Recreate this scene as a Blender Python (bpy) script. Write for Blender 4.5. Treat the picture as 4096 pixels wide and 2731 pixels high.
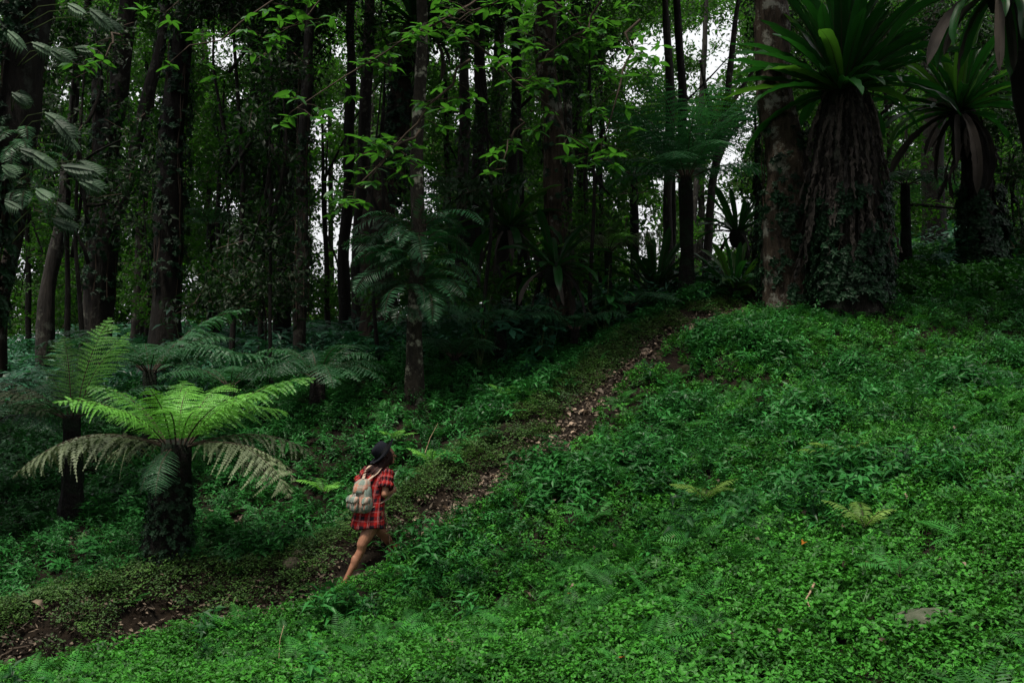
import bpy, math, random
import numpy as np
from mathutils import Vector, Matrix, Euler

R = math.radians
scene = bpy.context.scene
for o in list(bpy.data.objects):
    bpy.data.objects.remove(o)
rng = np.random.default_rng(7)
random.seed(7)

# ------------------------------------------------------------------ camera, sky, sun, exposure
F = 995.0
cam_d = bpy.data.cameras.new('camera'); cam_d.lens = 35; cam_d.sensor_width = 36
cam_d.clip_end = 1500; cam_d.clip_start = 0.05
cam = bpy.data.objects.new('camera', cam_d); scene.collection.objects.link(cam)
cam.rotation_euler = (R(90), 0, 0); scene.camera = cam

SUN_EL, SUN_AZ = 72, 215
world = bpy.data.worlds.new('World'); scene.world = world; world.use_nodes = True
wn = world.node_tree; wn.nodes.clear()
sky = wn.nodes.new('ShaderNodeTexSky'); sky.sky_type = 'NISHITA'; sky.sun_disc = False
sky.sun_elevation = R(SUN_EL); sky.sun_rotation = R(SUN_AZ); sky.dust_density = 5; sky.air_density = 1.2
hsv = wn.nodes.new('ShaderNodeHueSaturation'); hsv.inputs['Saturation'].default_value = 0.08; hsv.inputs['Value'].default_value = 1.0
bg = wn.nodes.new('ShaderNodeBackground'); bg.inputs['Strength'].default_value = 0.15
wo = wn.nodes.new('ShaderNodeOutputWorld')
wn.links.new(sky.outputs[0], hsv.inputs['Color']); cl = wn.nodes.new('ShaderNodeMix'); cl.data_type = 'RGBA'; cl.inputs[0].default_value = .75; cl.inputs[7].default_value = (3.3, 3.35, 3.45, 1)   # even cloud veil
wn.links.new(hsv.outputs[0], cl.inputs[6]); wn.links.new(cl.outputs[2], bg.inputs[0]); wn.links.new(bg.outputs[0], wo.inputs[0])
sun_d = bpy.data.lights.new('sun', 'SUN'); sun_d.energy = 2.8; sun_d.angle = R(11); sun_d.color = (1, .94, .80)
sun = bpy.data.objects.new('sun', sun_d); scene.collection.objects.link(sun)
sd = Vector((math.sin(R(SUN_AZ)) * math.cos(R(SUN_EL)), math.cos(R(SUN_AZ)) * math.cos(R(SUN_EL)), math.sin(R(SUN_EL))))
sun.rotation_euler = sd.to_track_quat('Z', 'Y').to_euler()
scene.view_settings.view_transform = 'Standard'; scene.view_settings.look = 'None'
scene.view_settings.exposure = 1.0; scene.view_settings.gamma = 1
scene.cycles.max_bounces = 5; scene.cycles.diffuse_bounces = 3; scene.cycles.glossy_bounces = 2
scene.cycles.transmission_bounces = 3; scene.cycles.transparent_max_bounces = 4
scene.cycles.caustics_reflective = False; scene.cycles.caustics_refractive = False
scene.cycles.sample_clamp_indirect = 4

# ------------------------------------------------------------------ helpers
def P(px, py, Y):
    return np.array([(px - 512) / F * Y, Y, (341 - py) / F * Y])

def vnoise(x, y, s=1.0, seed=0):
    x = np.asarray(x, float) / s + seed * 17.3; y = np.asarray(y, float) / s + seed * 9.1
    xi = np.floor(x); yi = np.floor(y); fx = x - xi; fy = y - yi
    fx = fx * fx * (3 - 2 * fx); fy = fy * fy * (3 - 2 * fy)
    def hsh(a, b):
        v = np.sin(a * 127.1 + b * 311.7) * 43758.5453
        return v - np.floor(v)
    a = hsh(xi, yi); b = hsh(xi + 1, yi); c = hsh(xi, yi + 1); d = hsh(xi + 1, yi + 1)
    return (a * (1 - fx) + b * fx) * (1 - fy) + (c * (1 - fx) + d * fx) * fy

def sstep(a, b, x):
    t = np.clip((x - a) / (b - a), 0, 1)
    return t * t * (3 - 2 * t)

def link(name, me, parent=None, **kw):
    o = bpy.data.objects.new(name, me)
    scene.collection.objects.link(o)
    if parent is not None: o.parent = parent
    for k, v in kw.items(): o[k] = v
    return o

def empty(name, loc, label, cat, group=None, rz=0):
    o = bpy.data.objects.new(name, None); scene.collection.objects.link(o)
    o.location = Vector([float(c) for c in loc]); o.rotation_euler.z = rz; o.empty_display_size = .2
    tag(o, label, cat, group)
    return o

def tag(o, label=None, cat=None, group=None, kind=None):
    if label: o['label'] = label
    if cat: o['category'] = cat
    if group: o['group'] = group
    if kind: o['kind'] = kind
    return o

def mesh(name, v, f, mat=None, uv=None, smooth=False, mats=None, midx=None):
    me = bpy.data.meshes.new(name)
    v = np.asarray(v, float)
    me.from_pydata(v.tolist(), [], [tuple(int(i) for i in q) for q in f])
    if mats:
        for m in mats: me.materials.append(m)
        if midx is not None: me.polygons.foreach_set('material_index', np.asarray(midx, int))
    elif mat: me.materials.append(mat)
    if uv is not None:
        l = me.uv_layers.new(name='UVMap')
        li = np.empty(len(me.loops), int); me.loops.foreach_get('vertex_index', li)
        l.data.foreach_set('uv', np.asarray(uv, float)[li].ravel())
    if smooth: me.polygons.foreach_set('use_smooth', np.ones(len(me.polygons), bool))
    me.update()
    return me

def grid_faces(nr, nc, wrap=False, off=0):
    f = []
    for i in range(nr - 1):
        for j in range(nc if wrap else nc - 1):
            k = (j + 1) % nc
            f.append((off + i * nc + j, off + i * nc + k, off + (i + 1) * nc + k, off + (i + 1) * nc + j))
    return f

# ------------------------------------------------------------------ materials
def nodes(m):
    m.use_nodes = True; n = m.node_tree; n.nodes.clear()
    out = n.nodes.new('ShaderNodeOutputMaterial'); return n, out

def leafmat(name, c1, c2, rough=.45, trans=.3, tcol=None, spec=.35, scale=6, k=.62):
    c1 = [q * k * .6 for q in c1]; c2 = [q * k * 1.3 for q in c2]; tcol = tcol and [q * .75 for q in tcol]
    m = bpy.data.materials.new(name); n, out = nodes(m)
    oi = n.nodes.new('ShaderNodeObjectInfo'); tc = n.nodes.new('ShaderNodeTexCoord')
    nz = n.nodes.new('ShaderNodeTexNoise'); nz.inputs['Scale'].default_value = scale
    n.links.new(tc.outputs['Object'], nz.inputs['Vector'])
    add = n.nodes.new('ShaderNodeMath'); add.operation = 'ADD'
    n.links.new(oi.outputs['Random'], add.inputs[0]); n.links.new(nz.outputs[0], add.inputs[1])
    mul = n.nodes.new('ShaderNodeMath'); mul.operation = 'MULTIPLY_ADD'; mul.inputs[1].default_value = .8; mul.inputs[2].default_value = -.3
    n.links.new(add.outputs[0], mul.inputs[0])
    r = n.nodes.new('ShaderNodeValToRGB'); r.color_ramp.elements[0].color = (*c1, 1); r.color_ramp.elements[1].color = (*c2, 1)
    n.links.new(mul.outputs[0], r.inputs[0])
    b = n.nodes.new('ShaderNodeBsdfPrincipled'); b.inputs['Roughness'].default_value = rough
    b.inputs['Specular IOR Level'].default_value = spec
    n.links.new(r.outputs[0], b.inputs['Base Color'])
    t = n.nodes.new('ShaderNodeBsdfTranslucent')
    if tcol: 
        mx = n.nodes.new('ShaderNodeMix'); mx.data_type = 'RGBA'; mx.inputs[0].default_value = .6
        n.links.new(r.outputs[0], mx.inputs[6]); mx.inputs[7].default_value = (*tcol, 1); n.links.new(mx.outputs[2], t.inputs[0])
    else: n.links.new(r.outputs[0], t.inputs[0])
    ms = n.nodes.new('ShaderNodeMixShader'); ms.inputs[0].default_value = trans
    n.links.new(b.outputs[0], ms.inputs[1]); n.links.new(t.outputs[0], ms.inputs[2]); n.links.new(ms.outputs[0], out.inputs[0])
    return m

def barkmat(name, c1, c2, lich=(.25, .27, .22), lamt=.35, sx=9, sz=1.6, bump=1.0):
    c1 = [q * .2 for q in c1]; c2 = [q * .34 for q in c2]; lich = [q * .42 for q in lich]
    m = bpy.data.materials.new(name); n, out = nodes(m)
    tc = n.nodes.new('ShaderNodeTexCoord'); mp = n.nodes.new('ShaderNodeMapping')
    mp.inputs['Scale'].default_value = (sx, sx, sz); n.links.new(tc.outputs['Object'], mp.inputs[0])
    nz = n.nodes.new('ShaderNodeTexNoise'); nz.inputs['Scale'].default_value = 1.0; nz.inputs['Detail'].default_value = 6; nz.inputs['Roughness'].default_value = .65
    n.links.new(mp.outputs[0], nz.inputs['Vector'])
    r = n.nodes.new('ShaderNodeValToRGB'); r.color_ramp.elements[0].position = .32; r.color_ramp.elements[1].position = .72
    r.color_ramp.elements[0].color = (*c1, 1); r.color_ramp.elements[1].color = (*c2, 1); n.links.new(nz.outputs[0], r.inputs[0])
    n2 = n.nodes.new('ShaderNodeTexNoise'); n2.inputs['Scale'].default_value = 3.2; n2.inputs['Detail'].default_value = 5; n2.inputs['Roughness'].default_value = .7
    n.links.new(tc.outputs['Object'], n2.inputs['Vector'])
    r2 = n.nodes.new('ShaderNodeValToRGB'); r2.color_ramp.elements[0].position = .62 - lamt * .25; r2.color_ramp.elements[1].position = .70 - lamt * .2
    n.links.new(n2.outputs[0], r2.inputs[0])
    mx = n.nodes.new('ShaderNodeMix'); mx.data_type = 'RGBA'; n.links.new(r2.outputs[0], mx.inputs[0]); n.links.new(r.outputs[0], mx.inputs[6]); mx.inputs[7].default_value = (*lich, 1)
    b = n.nodes.new('ShaderNodeBsdfPrincipled'); b.inputs['Roughness'].default_value = .9; b.inputs['Specular IOR Level'].default_value = .2
    n.links.new(mx.outputs[2], b.inputs['Base Color'])
    bp = n.nodes.new('ShaderNodeBump'); bp.inputs['Strength'].default_value = bump; bp.inputs['Distance'].default_value = .09
    n.links.new(nz.outputs[0], bp.inputs['Height']); n.links.new(bp.outputs[0], b.inputs['Normal'])
    n.links.new(b.outputs[0], out.inputs[0]); return m

def plainmat(name, col, rough=.7, spec=.3, col2=None, scale=20, bump=0):
    m = bpy.data.materials.new(name); n, out = nodes(m)
    b = n.nodes.new('ShaderNodeBsdfPrincipled'); b.inputs['Roughness'].default_value = rough; b.inputs['Specular IOR Level'].default_value = spec
    tc = n.nodes.new('ShaderNodeTexCoord'); nz = n.nodes.new('ShaderNodeTexNoise'); nz.inputs['Scale'].default_value = scale; nz.inputs['Detail'].default_value = 4
    n.links.new(tc.outputs['Object'], nz.inputs['Vector'])
    r = n.nodes.new('ShaderNodeValToRGB'); r.color_ramp.elements[0].position = .3; r.color_ramp.elements[1].position = .7
    r.color_ramp.elements[0].color = (*col, 1); r.color_ramp.elements[1].color = (*(col2 or [c * 1.25 for c in col]), 1)
    n.links.new(nz.outputs[0], r.inputs[0]); n.links.new(r.outputs[0], b.inputs['Base Color'])
    if bump:
        bp = n.nodes.new('ShaderNodeBump'); bp.inputs['Strength'].default_value = bump; bp.inputs['Distance'].default_value = .02
        n.links.new(nz.outputs[0], bp.inputs['Height']); n.links.new(bp.outputs[0], b.inputs['Normal'])
    n.links.new(b.outputs[0], out.inputs[0]); return m

M = {}
M['lance'] = leafmat('lance_leaf', (.012, .08, .018), (.040, .23, .044), tcol=(.05, .25, .03), trans=.22, rough=.45, spec=.2, k=.6)
M['clover'] = leafmat('clover_leaf', (.013, .085, .011), (.060, .30, .026), tcol=(.08, .3, .02), trans=.2, rough=.5, spec=.2, k=.6)
M['grass'] = leafmat('grass_blade', (.018, .12, .014), (.07, .27, .03), tcol=(.08, .3, .03), trans=.3, rough=.5)
M['sfern'] = leafmat('small_fern', (.014, .09, .020), (.05, .26, .040), tcol=(.06, .28, .03), trans=.25, rough=.5, spec=.2, k=.6)
M['yfern'] = leafmat('yellow_fern', (.10, .22, .03), (.16, .28, .05), tcol=(.15, .35, .04), trans=.3, rough=.5, k=.8)
M['bank'] = leafmat('bank_leaf', (.025, .095, .02), (.08, .19, .03), tcol=(.07, .2, .02), trans=.25, rough=.6)
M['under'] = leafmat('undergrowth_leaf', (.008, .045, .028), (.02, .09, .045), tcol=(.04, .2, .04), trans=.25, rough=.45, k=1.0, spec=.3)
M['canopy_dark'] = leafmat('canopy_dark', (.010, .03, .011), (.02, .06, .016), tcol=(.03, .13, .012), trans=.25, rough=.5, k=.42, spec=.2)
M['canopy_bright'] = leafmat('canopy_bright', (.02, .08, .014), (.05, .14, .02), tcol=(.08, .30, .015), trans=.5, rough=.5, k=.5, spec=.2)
M['branch_leaf'] = leafmat('branch_leaf', (.018, .11, .022), (.055, .22, .03), tcol=(.10, .34, .02), trans=.45, rough=.4)
M['tfern'] = leafmat('tree_fern_frond', (.05, .19, .025), (.13, .36, .05), tcol=(.12, .38, .03), trans=.35, rough=.5, k=1.1)
M['tfern_old'] = leafmat('tree_fern_old_frond', (.07, .11, .045), (.19, .24, .12), tcol=(.10, .14, .05), trans=.2, rough=.6)
M['dfern'] = leafmat('dark_fern_frond', (.014, .085, .036), (.04, .15, .055), tcol=(.04, .2, .03), trans=.25, rough=.5)
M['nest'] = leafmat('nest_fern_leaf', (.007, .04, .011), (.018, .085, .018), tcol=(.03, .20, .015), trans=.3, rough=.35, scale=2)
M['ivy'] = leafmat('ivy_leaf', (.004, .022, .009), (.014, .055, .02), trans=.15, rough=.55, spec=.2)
M['nest_lit'] = leafmat('nest_fern_lit_leaf', (.02, .08, .014), (.05, .14, .02), tcol=(.10, .32, .02), trans=.4, rough=.4, scale=2)  # brighter copy of the nest leaf, its lit look put into the colour
M['climb'] = leafmat('climber_leaf', (.014, .05, .024), (.08, .15, .08), tcol=(.06, .15, .05), trans=.15, rough=.6, spec=.25)
M['deadleaf'] = leafmat('dry_leaf', (.07, .045, .03), (.46, .34, .25), trans=.1, rough=.7, scale=3)
M['litter'] = leafmat('litter_leaf', (.02, .014, .01), (.24, .18, .13), trans=.05, rough=.8, scale=3)
M['orangeleaf'] = leafmat('orange_leaf', (.5, .16, .01), (.6, .22, .02), trans=.2)
M['redleaf'] = leafmat('red_leaf', (.28, .05, .015), (.38, .08, .02), trans=.1)
M['dead_frond'] = leafmat('dead_frond', (.010, .008, .007), (.075, .06, .05), trans=.05, rough=.9, scale=4)
M['bark_dark'] = barkmat('bark_dark', (.008, .006, .005), (.035, .028, .022), lich=(.05, .055, .045), lamt=.2)
M['bark_grey'] = barkmat('bark_grey', (.02, .017, .015), (.085, .07, .058), lich=(.15, .15, .12), lamt=.3)
M['bark_brown'] = barkmat('bark_brown', (.025, .017, .012), (.10, .07, .05), lich=(.16, .16, .13), lamt=.15)
M['bark_lichen'] = barkmat('bark_lichen', (.03, .024, .018), (.10, .085, .06), lich=(.6, .6, .45), lamt=.35, sz=4)
M['bark_rough'] = barkmat('bark_rough', (.04, .027, .018), (.24, .175, .12), lich=(.5, .5, .42), lamt=.3, sx=12, sz=2.2, bump=1.4)
M['frond_open'] = leafmat('open_fern_frond', (.02, .10, .04), (.05, .19, .07), tcol=(.05, .24, .05), trans=.4, k=.62)
M['cfern'] = leafmat('clinging_fern', (.010, .06, .026), (.03, .13, .05), tcol=(.03, .2, .03), trans=.2, k=.62, spec=.25)
M['bark_far'] = barkmat('bark_far', (.03, .03, .025), (.09, .08, .07), lich=(.14, .14, .12), lamt=.3)
M['fern_trunk'] = barkmat('fern_trunk', (.004, .003, .003), (.022, .016, .012), lich=(.012, .03, .012), lamt=.6, sx=14, sz=14, bump=1)
M['twig'] = plainmat('twig_bark', (.035, .025, .018), .9, .2)
M['stem_green'] = plainmat('green_stem', (.03, .05, .012), .7, .3)
M['rock'] = plainmat('rock', (.012, .013, .007), .9, .2, (.07, .06, .04), 7, 1)
M['boulder'] = plainmat('boulder', (.02, .035, .014), .9, .2, (.11, .11, .085), 9, 1)

def soil():
    m = bpy.data.materials.new('forest_soil'); n, out = nodes(m)
    tc = n.nodes.new('ShaderNodeTexCoord')
    nz = n.nodes.new('ShaderNodeTexNoise'); nz.inputs['Scale'].default_value = 5; nz.inputs['Detail'].default_value = 9; nz.inputs['Roughness'].default_value = .7
    n.links.new(tc.outputs['Object'], nz.inputs['Vector'])
    r = n.nodes.new('ShaderNodeValToRGB'); e = r.color_ramp.elements
    e[0].position = .35; e[0].color = (.003, .0025, .002, 1); e[1].position = .75; e[1].color = (.018, .012, .008, 1)
    n.links.new(nz.outputs[0], r.inputs[0])
    b = n.nodes.new('ShaderNodeBsdfPrincipled'); b.inputs['Roughness'].default_value = .95; b.inputs['Specular IOR Level'].default_value = .1
    n.links.new(r.outputs[0], b.inputs['Base Color'])
    bp = n.nodes.new('ShaderNodeBump'); bp.inputs['Strength'].default_value = .9; bp.inputs['Distance'].default_value = .06
    n.links.new(nz.outputs[0], bp.inputs['Height']); n.links.new(bp.outputs[0], b.inputs['Normal'])
    n.links.new(b.outputs[0], out.inputs[0]); return m
M['soil'] = soil()

# ------------------------------------------------------------------ terrain
ANCH = [(0, 682, 9.4), (512, 682, 7.0), (1024, 682, 5.5), (850, 600, 7.2), (1024, 560, 7.2), (850, 500, 9.6), (1024, 470, 9.3), (1024, 400, 12), (900, 400, 13),
        (1024, 290, 19), (900, 305, 18.6), (790, 308, 19.6), (800, 400, 14.2), (700, 400, 15.3), (700, 480, 11.8), (700, 560, 9.2), (600, 600, 9.0), (600, 520, 11.6), (430, 640, 9), (360, 607, 10.8),
        (250, 640, 9.9), (346, 583, 11.7), (455, 505, 13), (514, 470, 13.8), (557, 440, 14.6), (583, 409, 15.4), (610, 383, 16.2), (662, 344, 17.8), (714, 322, 19), (757, 309, 20.2),
        (250, 612, 11.3), (170, 632, 11), (90, 655, 10.6), (30, 672, 10.4), (250, 572, 12.2), (165, 560, 12.0), (60, 560, 12.4), (250, 520, 14), (100, 480, 15.5), (0, 440, 18),
        (100, 400, 23), (415, 390, 17), (415, 480, 14.2), (500, 400, 16.9), (560, 352, 19), (640, 318, 21), (720, 300, 23), (400, 345, 26), (200, 365, 28), (100, 350, 36), (350, 345, 40),
        (600, 330, 30), (720, 320, 34), (950, 250, 29), (1024, 245, 31), (850, 270, 30), (1200, 260, 26), (1200, 450, 12)]
ONPATH = {(346, 583), (455, 505), (514, 470), (557, 440), (583, 409), (610, 383), (662, 344), (714, 322), (757, 309), (250, 612), (170, 632), (90, 655), (30, 672)}
pts = [P(a, b, y) + [0, 0, .13 if (a, b) in ONPATH else (-.07 if y < 13 else -.03)] for a, b, y in ANCH]
for q in [(0, 0, -1.6), (-6, 2, -2.6), (6, 1, -1.0), (0, -15, -1.2), (-20, -10, -3), (20, -10, 1), (-20, 12, -3.2), (-25, 30, -2), (20, 20, 2.4), (20, 40, 3), (0, 50, -1), (-20, 50, -1)]:
    pts.append(np.array(q, float))
pts = np.array(pts)
def tps_fit(p, z, lam=.0006):
    n = len(p); d = np.linalg.norm(p[:, None] - p[None], axis=2)
    K = np.where(d > 0, d * d * np.log(d + 1e-9), 0) + lam * n * np.eye(n) * .3
    A = np.zeros((n + 3, n + 3)); A[:n, :n] = K; A[:n, n] = 1; A[:n, n + 1:] = p; A[n, :n] = 1; A[n + 1:, :n] = p.T
    return np.linalg.solve(A, np.concatenate([z, [0, 0, 0]]))
TW = tps_fit(pts[:, :2], pts[:, 2])
PATH_PX = [(-120, 712, 9.9), (-40, 690, 10.2), (30, 672, 10.4), (90, 655, 10.6), (170, 632, 11), (250, 610, 11.35), (300, 597, 11.5), (346, 584, 11.75), (395, 552, 12.3), (455, 507, 13), (514, 470, 13.8), (557, 440, 14.6), (583, 409, 15.4), (610, 383, 16.2), (662, 344, 17.8), (714, 322, 19), (757, 309, 20.2), (790, 300, 22)]
PATH = np.array([P(*q)[:2] for q in PATH_PX])
def path_d(x, y):
    """signed distance to the path's centre line, positive on the far (left) side"""
    x = np.asarray(x, float); y = np.asarray(y, float)
    best = np.full(x.shape, 1e9); sg = np.zeros(x.shape)
    for a, b in zip(PATH[:-1], PATH[1:]):
        ab = b - a; t = np.clip(((x - a[0]) * ab[0] + (y - a[1]) * ab[1]) / (ab @ ab), 0, 1)
        dx = x - a[0] - t * ab[0]; dy = y - a[1] - t * ab[1]; d = np.hypot(dx, dy)
        s = np.sign(ab[0] * dy - ab[1] * dx)
        m = d < best; best = np.where(m, d, best); sg = np.where(m, s, sg)
    return best * np.where(sg == 0, 1, sg)
def H(x, y):
    x = np.asarray(x, float); y = np.asarray(y, float); sh = x.shape; xf = x.ravel(); yf = y.ravel()
    z = np.full(xf.shape, TW[-3]) + TW[-2] * xf + TW[-1] * yf
    for (ax, ay), w in zip(pts[:, :2], TW):
        d2 = (xf - ax) ** 2 + (yf - ay) ** 2; z = z + w * .5 * d2 * np.log(d2 + 1e-12)
    r = np.hypot(xf, yf - 15); k = sstep(26, 48, r); z = z * (1 - k) + (-1.5 + .012 * xf) * k
    d = path_d(xf, yf) + .12 * (vnoise(xf, yf, .7, 3) - .5)
    near = 1 - sstep(21, 24, yf)
    z = z - (.20 - .12 * sstep(-1.4, -.4, xf)) * np.exp(-(d / .28) ** 2) * near + .17 * np.exp(-((d - .75) / .35) ** 2) * near
    z = z + np.where(d < 0, .24 * sstep(0, .8, -d), .10) * (vnoise(xf, yf, 1.1, 1) - .5) + .06 * (vnoise(xf, yf, .45, 2) - .5)
    return z.reshape(sh)
def h1(x, y): return float(H(np.array([x]), np.array([y]))[0])

xs = np.concatenate([-np.geomspace(300, 13.5, 26), np.arange(-13, 14, .14), np.geomspace(14.5, 300, 26)])
ys = np.concatenate([-np.geomspace(200, 3, 14), np.arange(-2, 24, .14), np.geomspace(24.5, 500, 40)])
GX, GY = np.meshgrid(xs, ys); GZ = H(GX, GY)
me = mesh('ground', np.stack([GX, GY, GZ], -1).reshape(-1, 3), grid_faces(len(ys), len(xs)), M['soil'], smooth=True)
tag(link('ground', me), kind='structure', label='dark forest soil of the hillside under the plants')
# the trodden path: its own sheet 6 mm above the soil
L = []
pp = PATH[1:-1]; seg = np.r_[0, np.cumsum(np.linalg.norm(np.diff(pp, axis=0), axis=1))]
ss = np.arange(0, seg[-1], .12); cx = np.interp(ss, seg, pp[:, 0]); cy = np.interp(ss, seg, pp[:, 1])
tx = np.gradient(cx); ty = np.gradient(cy); tl = np.hypot(tx, ty); nx, ny = -ty / tl, tx / tl
V = []
for i in range(len(ss)):
    for j, k in enumerate(np.linspace(-1, 1, 7)):
        w = .16 + .05 * math.sin(ss[i] * 2.3) + .05 * math.sin(ss[i] * 5.1 + k)
        V.append((cx[i] + nx[i] * k * w, cy[i] + ny[i] * k * w, 0))
V = np.array(V); V[:, 2] = H(V[:, 0], V[:, 1]) + .008
M['path'] = plainmat('path_soil', (.004, .003, .0025), .95, .1, (.020, .015, .011), 9, 1)
tag(link('path', mesh('path', V, grid_faces(len(ss), 7), M['path'], smooth=True)), kind='structure', label='narrow trodden earth path climbing the slope')

# ------------------------------------------------------------------ leaf geometry
class MB:
    def __init__(s): s.v = []; s.f = []; s.n = 0; s.m = []
    def add(s, v, f, m=0):
        s.v.append(np.asarray(v, float)); s.f += [tuple(i + s.n for i in q) for q in f]; s.n += len(v); s.m += [m] * len(f)
    def me(s, name, mats, smooth=False):
        return mesh(name, np.concatenate(s.v), s.f, mats=mats if isinstance(mats, list) else [mats], midx=s.m, smooth=smooth)

LEAF5 = np.array([(0, 0, 0), (.45, .5, 0), (.45, 0, 0), (.45, -.5, 0), (1, 0, 0)])
LEAF5F = [(0, 2, 1), (0, 3, 2), (1, 2, 4), (2, 3, 4)]
def frame(d, up=(0, 0, 1)):
    d = np.asarray(d, float); d = d / np.linalg.norm(d); s = np.cross(up, d); l = np.linalg.norm(s)
    s = np.array([1, 0, 0]) if l < 1e-5 else s / l
    return d, s, np.cross(d, s)
def leaf5(mb, base, d, L, W, fold=.12, droop=.15, up=(0, 0, 1), m=0, wide=.45, roll=0):
    d, s, u = frame(d, up)
    if roll: s, u = s * math.cos(roll) + u * math.sin(roll), u * math.cos(roll) - s * math.sin(roll)
    v = LEAF5.copy(); v[1:4, 0] = wide
    q = np.asarray(base) + v[:, :1] * L * d + v[:, 1:2] * W * s + (np.abs(v[:, 1:2]) * 2 * fold * W - v[:, :1] ** 2 * droop * L) * u
    mb.add(q, LEAF5F, m)
def stem(mb, a, b, r, m=0, r2=None):
    a = np.asarray(a, float); b = np.asarray(b, float); d, s, u = frame(b - a)
    r2 = r if r2 is None else r2; v = []
    for c, rr in ((a, r), (b, r2)):
        for k in range(3):
            t = k * 2.094; v.append(c + rr * (s * math.cos(t) + u * math.sin(t)))
    mb.add(v, [(0, 1, 4, 3), (1, 2, 5, 4), (2, 0, 3, 5)], m)
def rd(el0, el1, az=None):
    az = random.uniform(0, 6.283) if az is None else az; el = R(random.uniform(el0, el1))
    return np.array([math.cos(az) * math.cos(el), math.sin(az) * math.cos(el), math.sin(el)])

def v_clover(n, rad, ls):
    mb = MB()
    for i in range(n):
        a = random.uniform(0, 6.28); r = rad * math.sqrt(random.random()); z = random.uniform(.01, .13)
        c = np.array([r * math.cos(a), r * math.sin(a), z]); 
        if i % 4 == 0: stem(mb, c * [.6, .6, 0], c, .0012)
        for k in range(random.choice((2, 3))):
            leaf5(mb, c, rd(-30, 45), ls * random.uniform(.6, 1.4), ls * random.uniform(.6, .9), .15, .2, roll=random.uniform(-.5, .5))
    return mb
def v_grass(n, hgt):
    mb = MB()
    for i in range(n):
        d = rd(35, 85); L = hgt * random.uniform(.5, 1.2); b = np.array([random.gauss(0, .03), random.gauss(0, .03), 0]); w = random.uniform(.004, .008)
        _, s, _ = frame(d); dr = random.uniform(.15, .6)
        v = []
        for t in (0, .4, .75, 1):
            c = b + d * L * t - np.array([0, 0, dr * L * t * t]); ww = w * (1 - t * .9); v += [c - s * ww, c + s * ww]
        mb.add(v, [(0, 1, 3, 2), (2, 3, 5, 4), (4, 5, 7, 6)])
    return mb
def v_lance(hgt, n, ls, stems=3, wr=.24):
    mb = MB()
    for k in range(stems):
        d = rd(50, 85); b = np.array([random.gauss(0, .04), random.gauss(0, .04), 0]); Hh = hgt * random.uniform(.6, 1.1)
        tip = b + d * Hh; stem(mb, b, tip, .0025, 0)
        for i in range(n):
            t = .25 + .75 * (i + 1) / n; c = b + d * Hh * t
            a = i * 2.4 + random.uniform(-.5, .5)
            leaf5(mb, c, rd(-10, 40, a), ls * random.uniform(.7, 1.2) * (1.15 - .4 * t), ls * wr * random.uniform(.8, 1.2), .15, .3, roll=random.uniform(-.4, .4), wide=.38)
    return mb
def v_fern(nf, L, np_=13, pw=.42, thin=.42):
    mb = MB()
    for k in range(nf):
        az = k * 6.28 / nf + random.uniform(-.4, .4); el = R(random.uniform(30, 65)); Lk = L * random.uniform(.7, 1.1); bend = random.uniform(.9, 1.6)
        pos = np.zeros(3); dirh = np.array([math.cos(az), math.sin(az), 0]); side = np.array([-math.sin(az), math.cos(az), 0])
        for i in range(np_):
            t = i / np_; e = el - bend * t; d = dirh * math.cos(e) + np.array([0, 0, math.sin(e)])
            nxt = pos + d * Lk / np_
            if i >= 1:
                pl = Lk * pw * .5 * (math.sin(math.pi * min(1, .18 + t * .85)) ** .8)
                for sg in (-1, 1):
                    dd = side * sg + d * .45 + np.array([0, 0, -.12])
                    u = np.cross(d, side); dd = dd / np.linalg.norm(dd)
                    w = Lk / np_ * thin
                    mb.add([pos, pos + dd * pl * .4 + d * w, pos + dd * pl, pos + dd * pl * .4 - d * w * .8], [(0, 1, 2, 3)])
            if i % 3 == 0: stem(mb, pos, pos + d * Lk / np_ * 3, .0018)
            pos = nxt
    return mb
def v_bank(n=34, rad=.13):
    mb = MB()
    for i in range(n):
        a = random.uniform(0, 6.28); r = rad * math.sqrt(random.random()); z = .03 + .10 * random.random() * (1 - r / rad * .5)
        c = np.array([r * math.cos(a), r * math.sin(a), z])
        for k in range(2): leaf5(mb, c, rd(-5, 25), random.uniform(.016, .03), random.uniform(.012, .02), .1, .15, roll=random.uniform(-.3, .3))
    for i in range(5): stem(mb, (0, 0, 0), rd(30, 70) * .12, .0015, 1)
    return mb
def v_broad(n, ls, hgt):
    mb = MB()
    for k in range(n):
        c = rd(40, 85) * hgt * random.uniform(.5, 1.1)
        for j in range(5):
            leaf5(mb, c, rd(-15, 20, j * 1.256 + random.uniform(-.2, .2)), ls * random.uniform(.8, 1.1), ls * .42, .1, .2, wide=.5)
        stem(mb, c * .1, c, .003)
    return mb
def v_spray(n, ls, size, wr=.42):
    mb = MB()
    d0 = rd(-20, 25); 
    for i in range(n):
        t = random.uniform(-.5, .5); c = d0 * size * t + np.array([random.gauss(0, 1), random.gauss(0, 1), random.gauss(0, .8)]) * size * .24
        leaf5(mb, c, rd(-60, 35), ls * random.uniform(.6, 1.25), ls * wr * random.uniform(.8, 1.2), .12, .2, roll=random.uniform(-.9, .9))
    stem(mb, -d0 * size * .5, d0 * size * .5, .006, 1)
    return mb
def v_litter(n, ls):
    mb = MB()
    for i in range(n):
        c = np.array([random.gauss(0, .09), random.gauss(0, .09), random.uniform(.004, .03)])
        leaf5(mb, c, rd(-20, 25), ls * random.uniform(.5, 1.4), ls * .45, .25, random.uniform(-.3, .3), roll=random.uniform(-.8, .8))
    return mb

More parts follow.
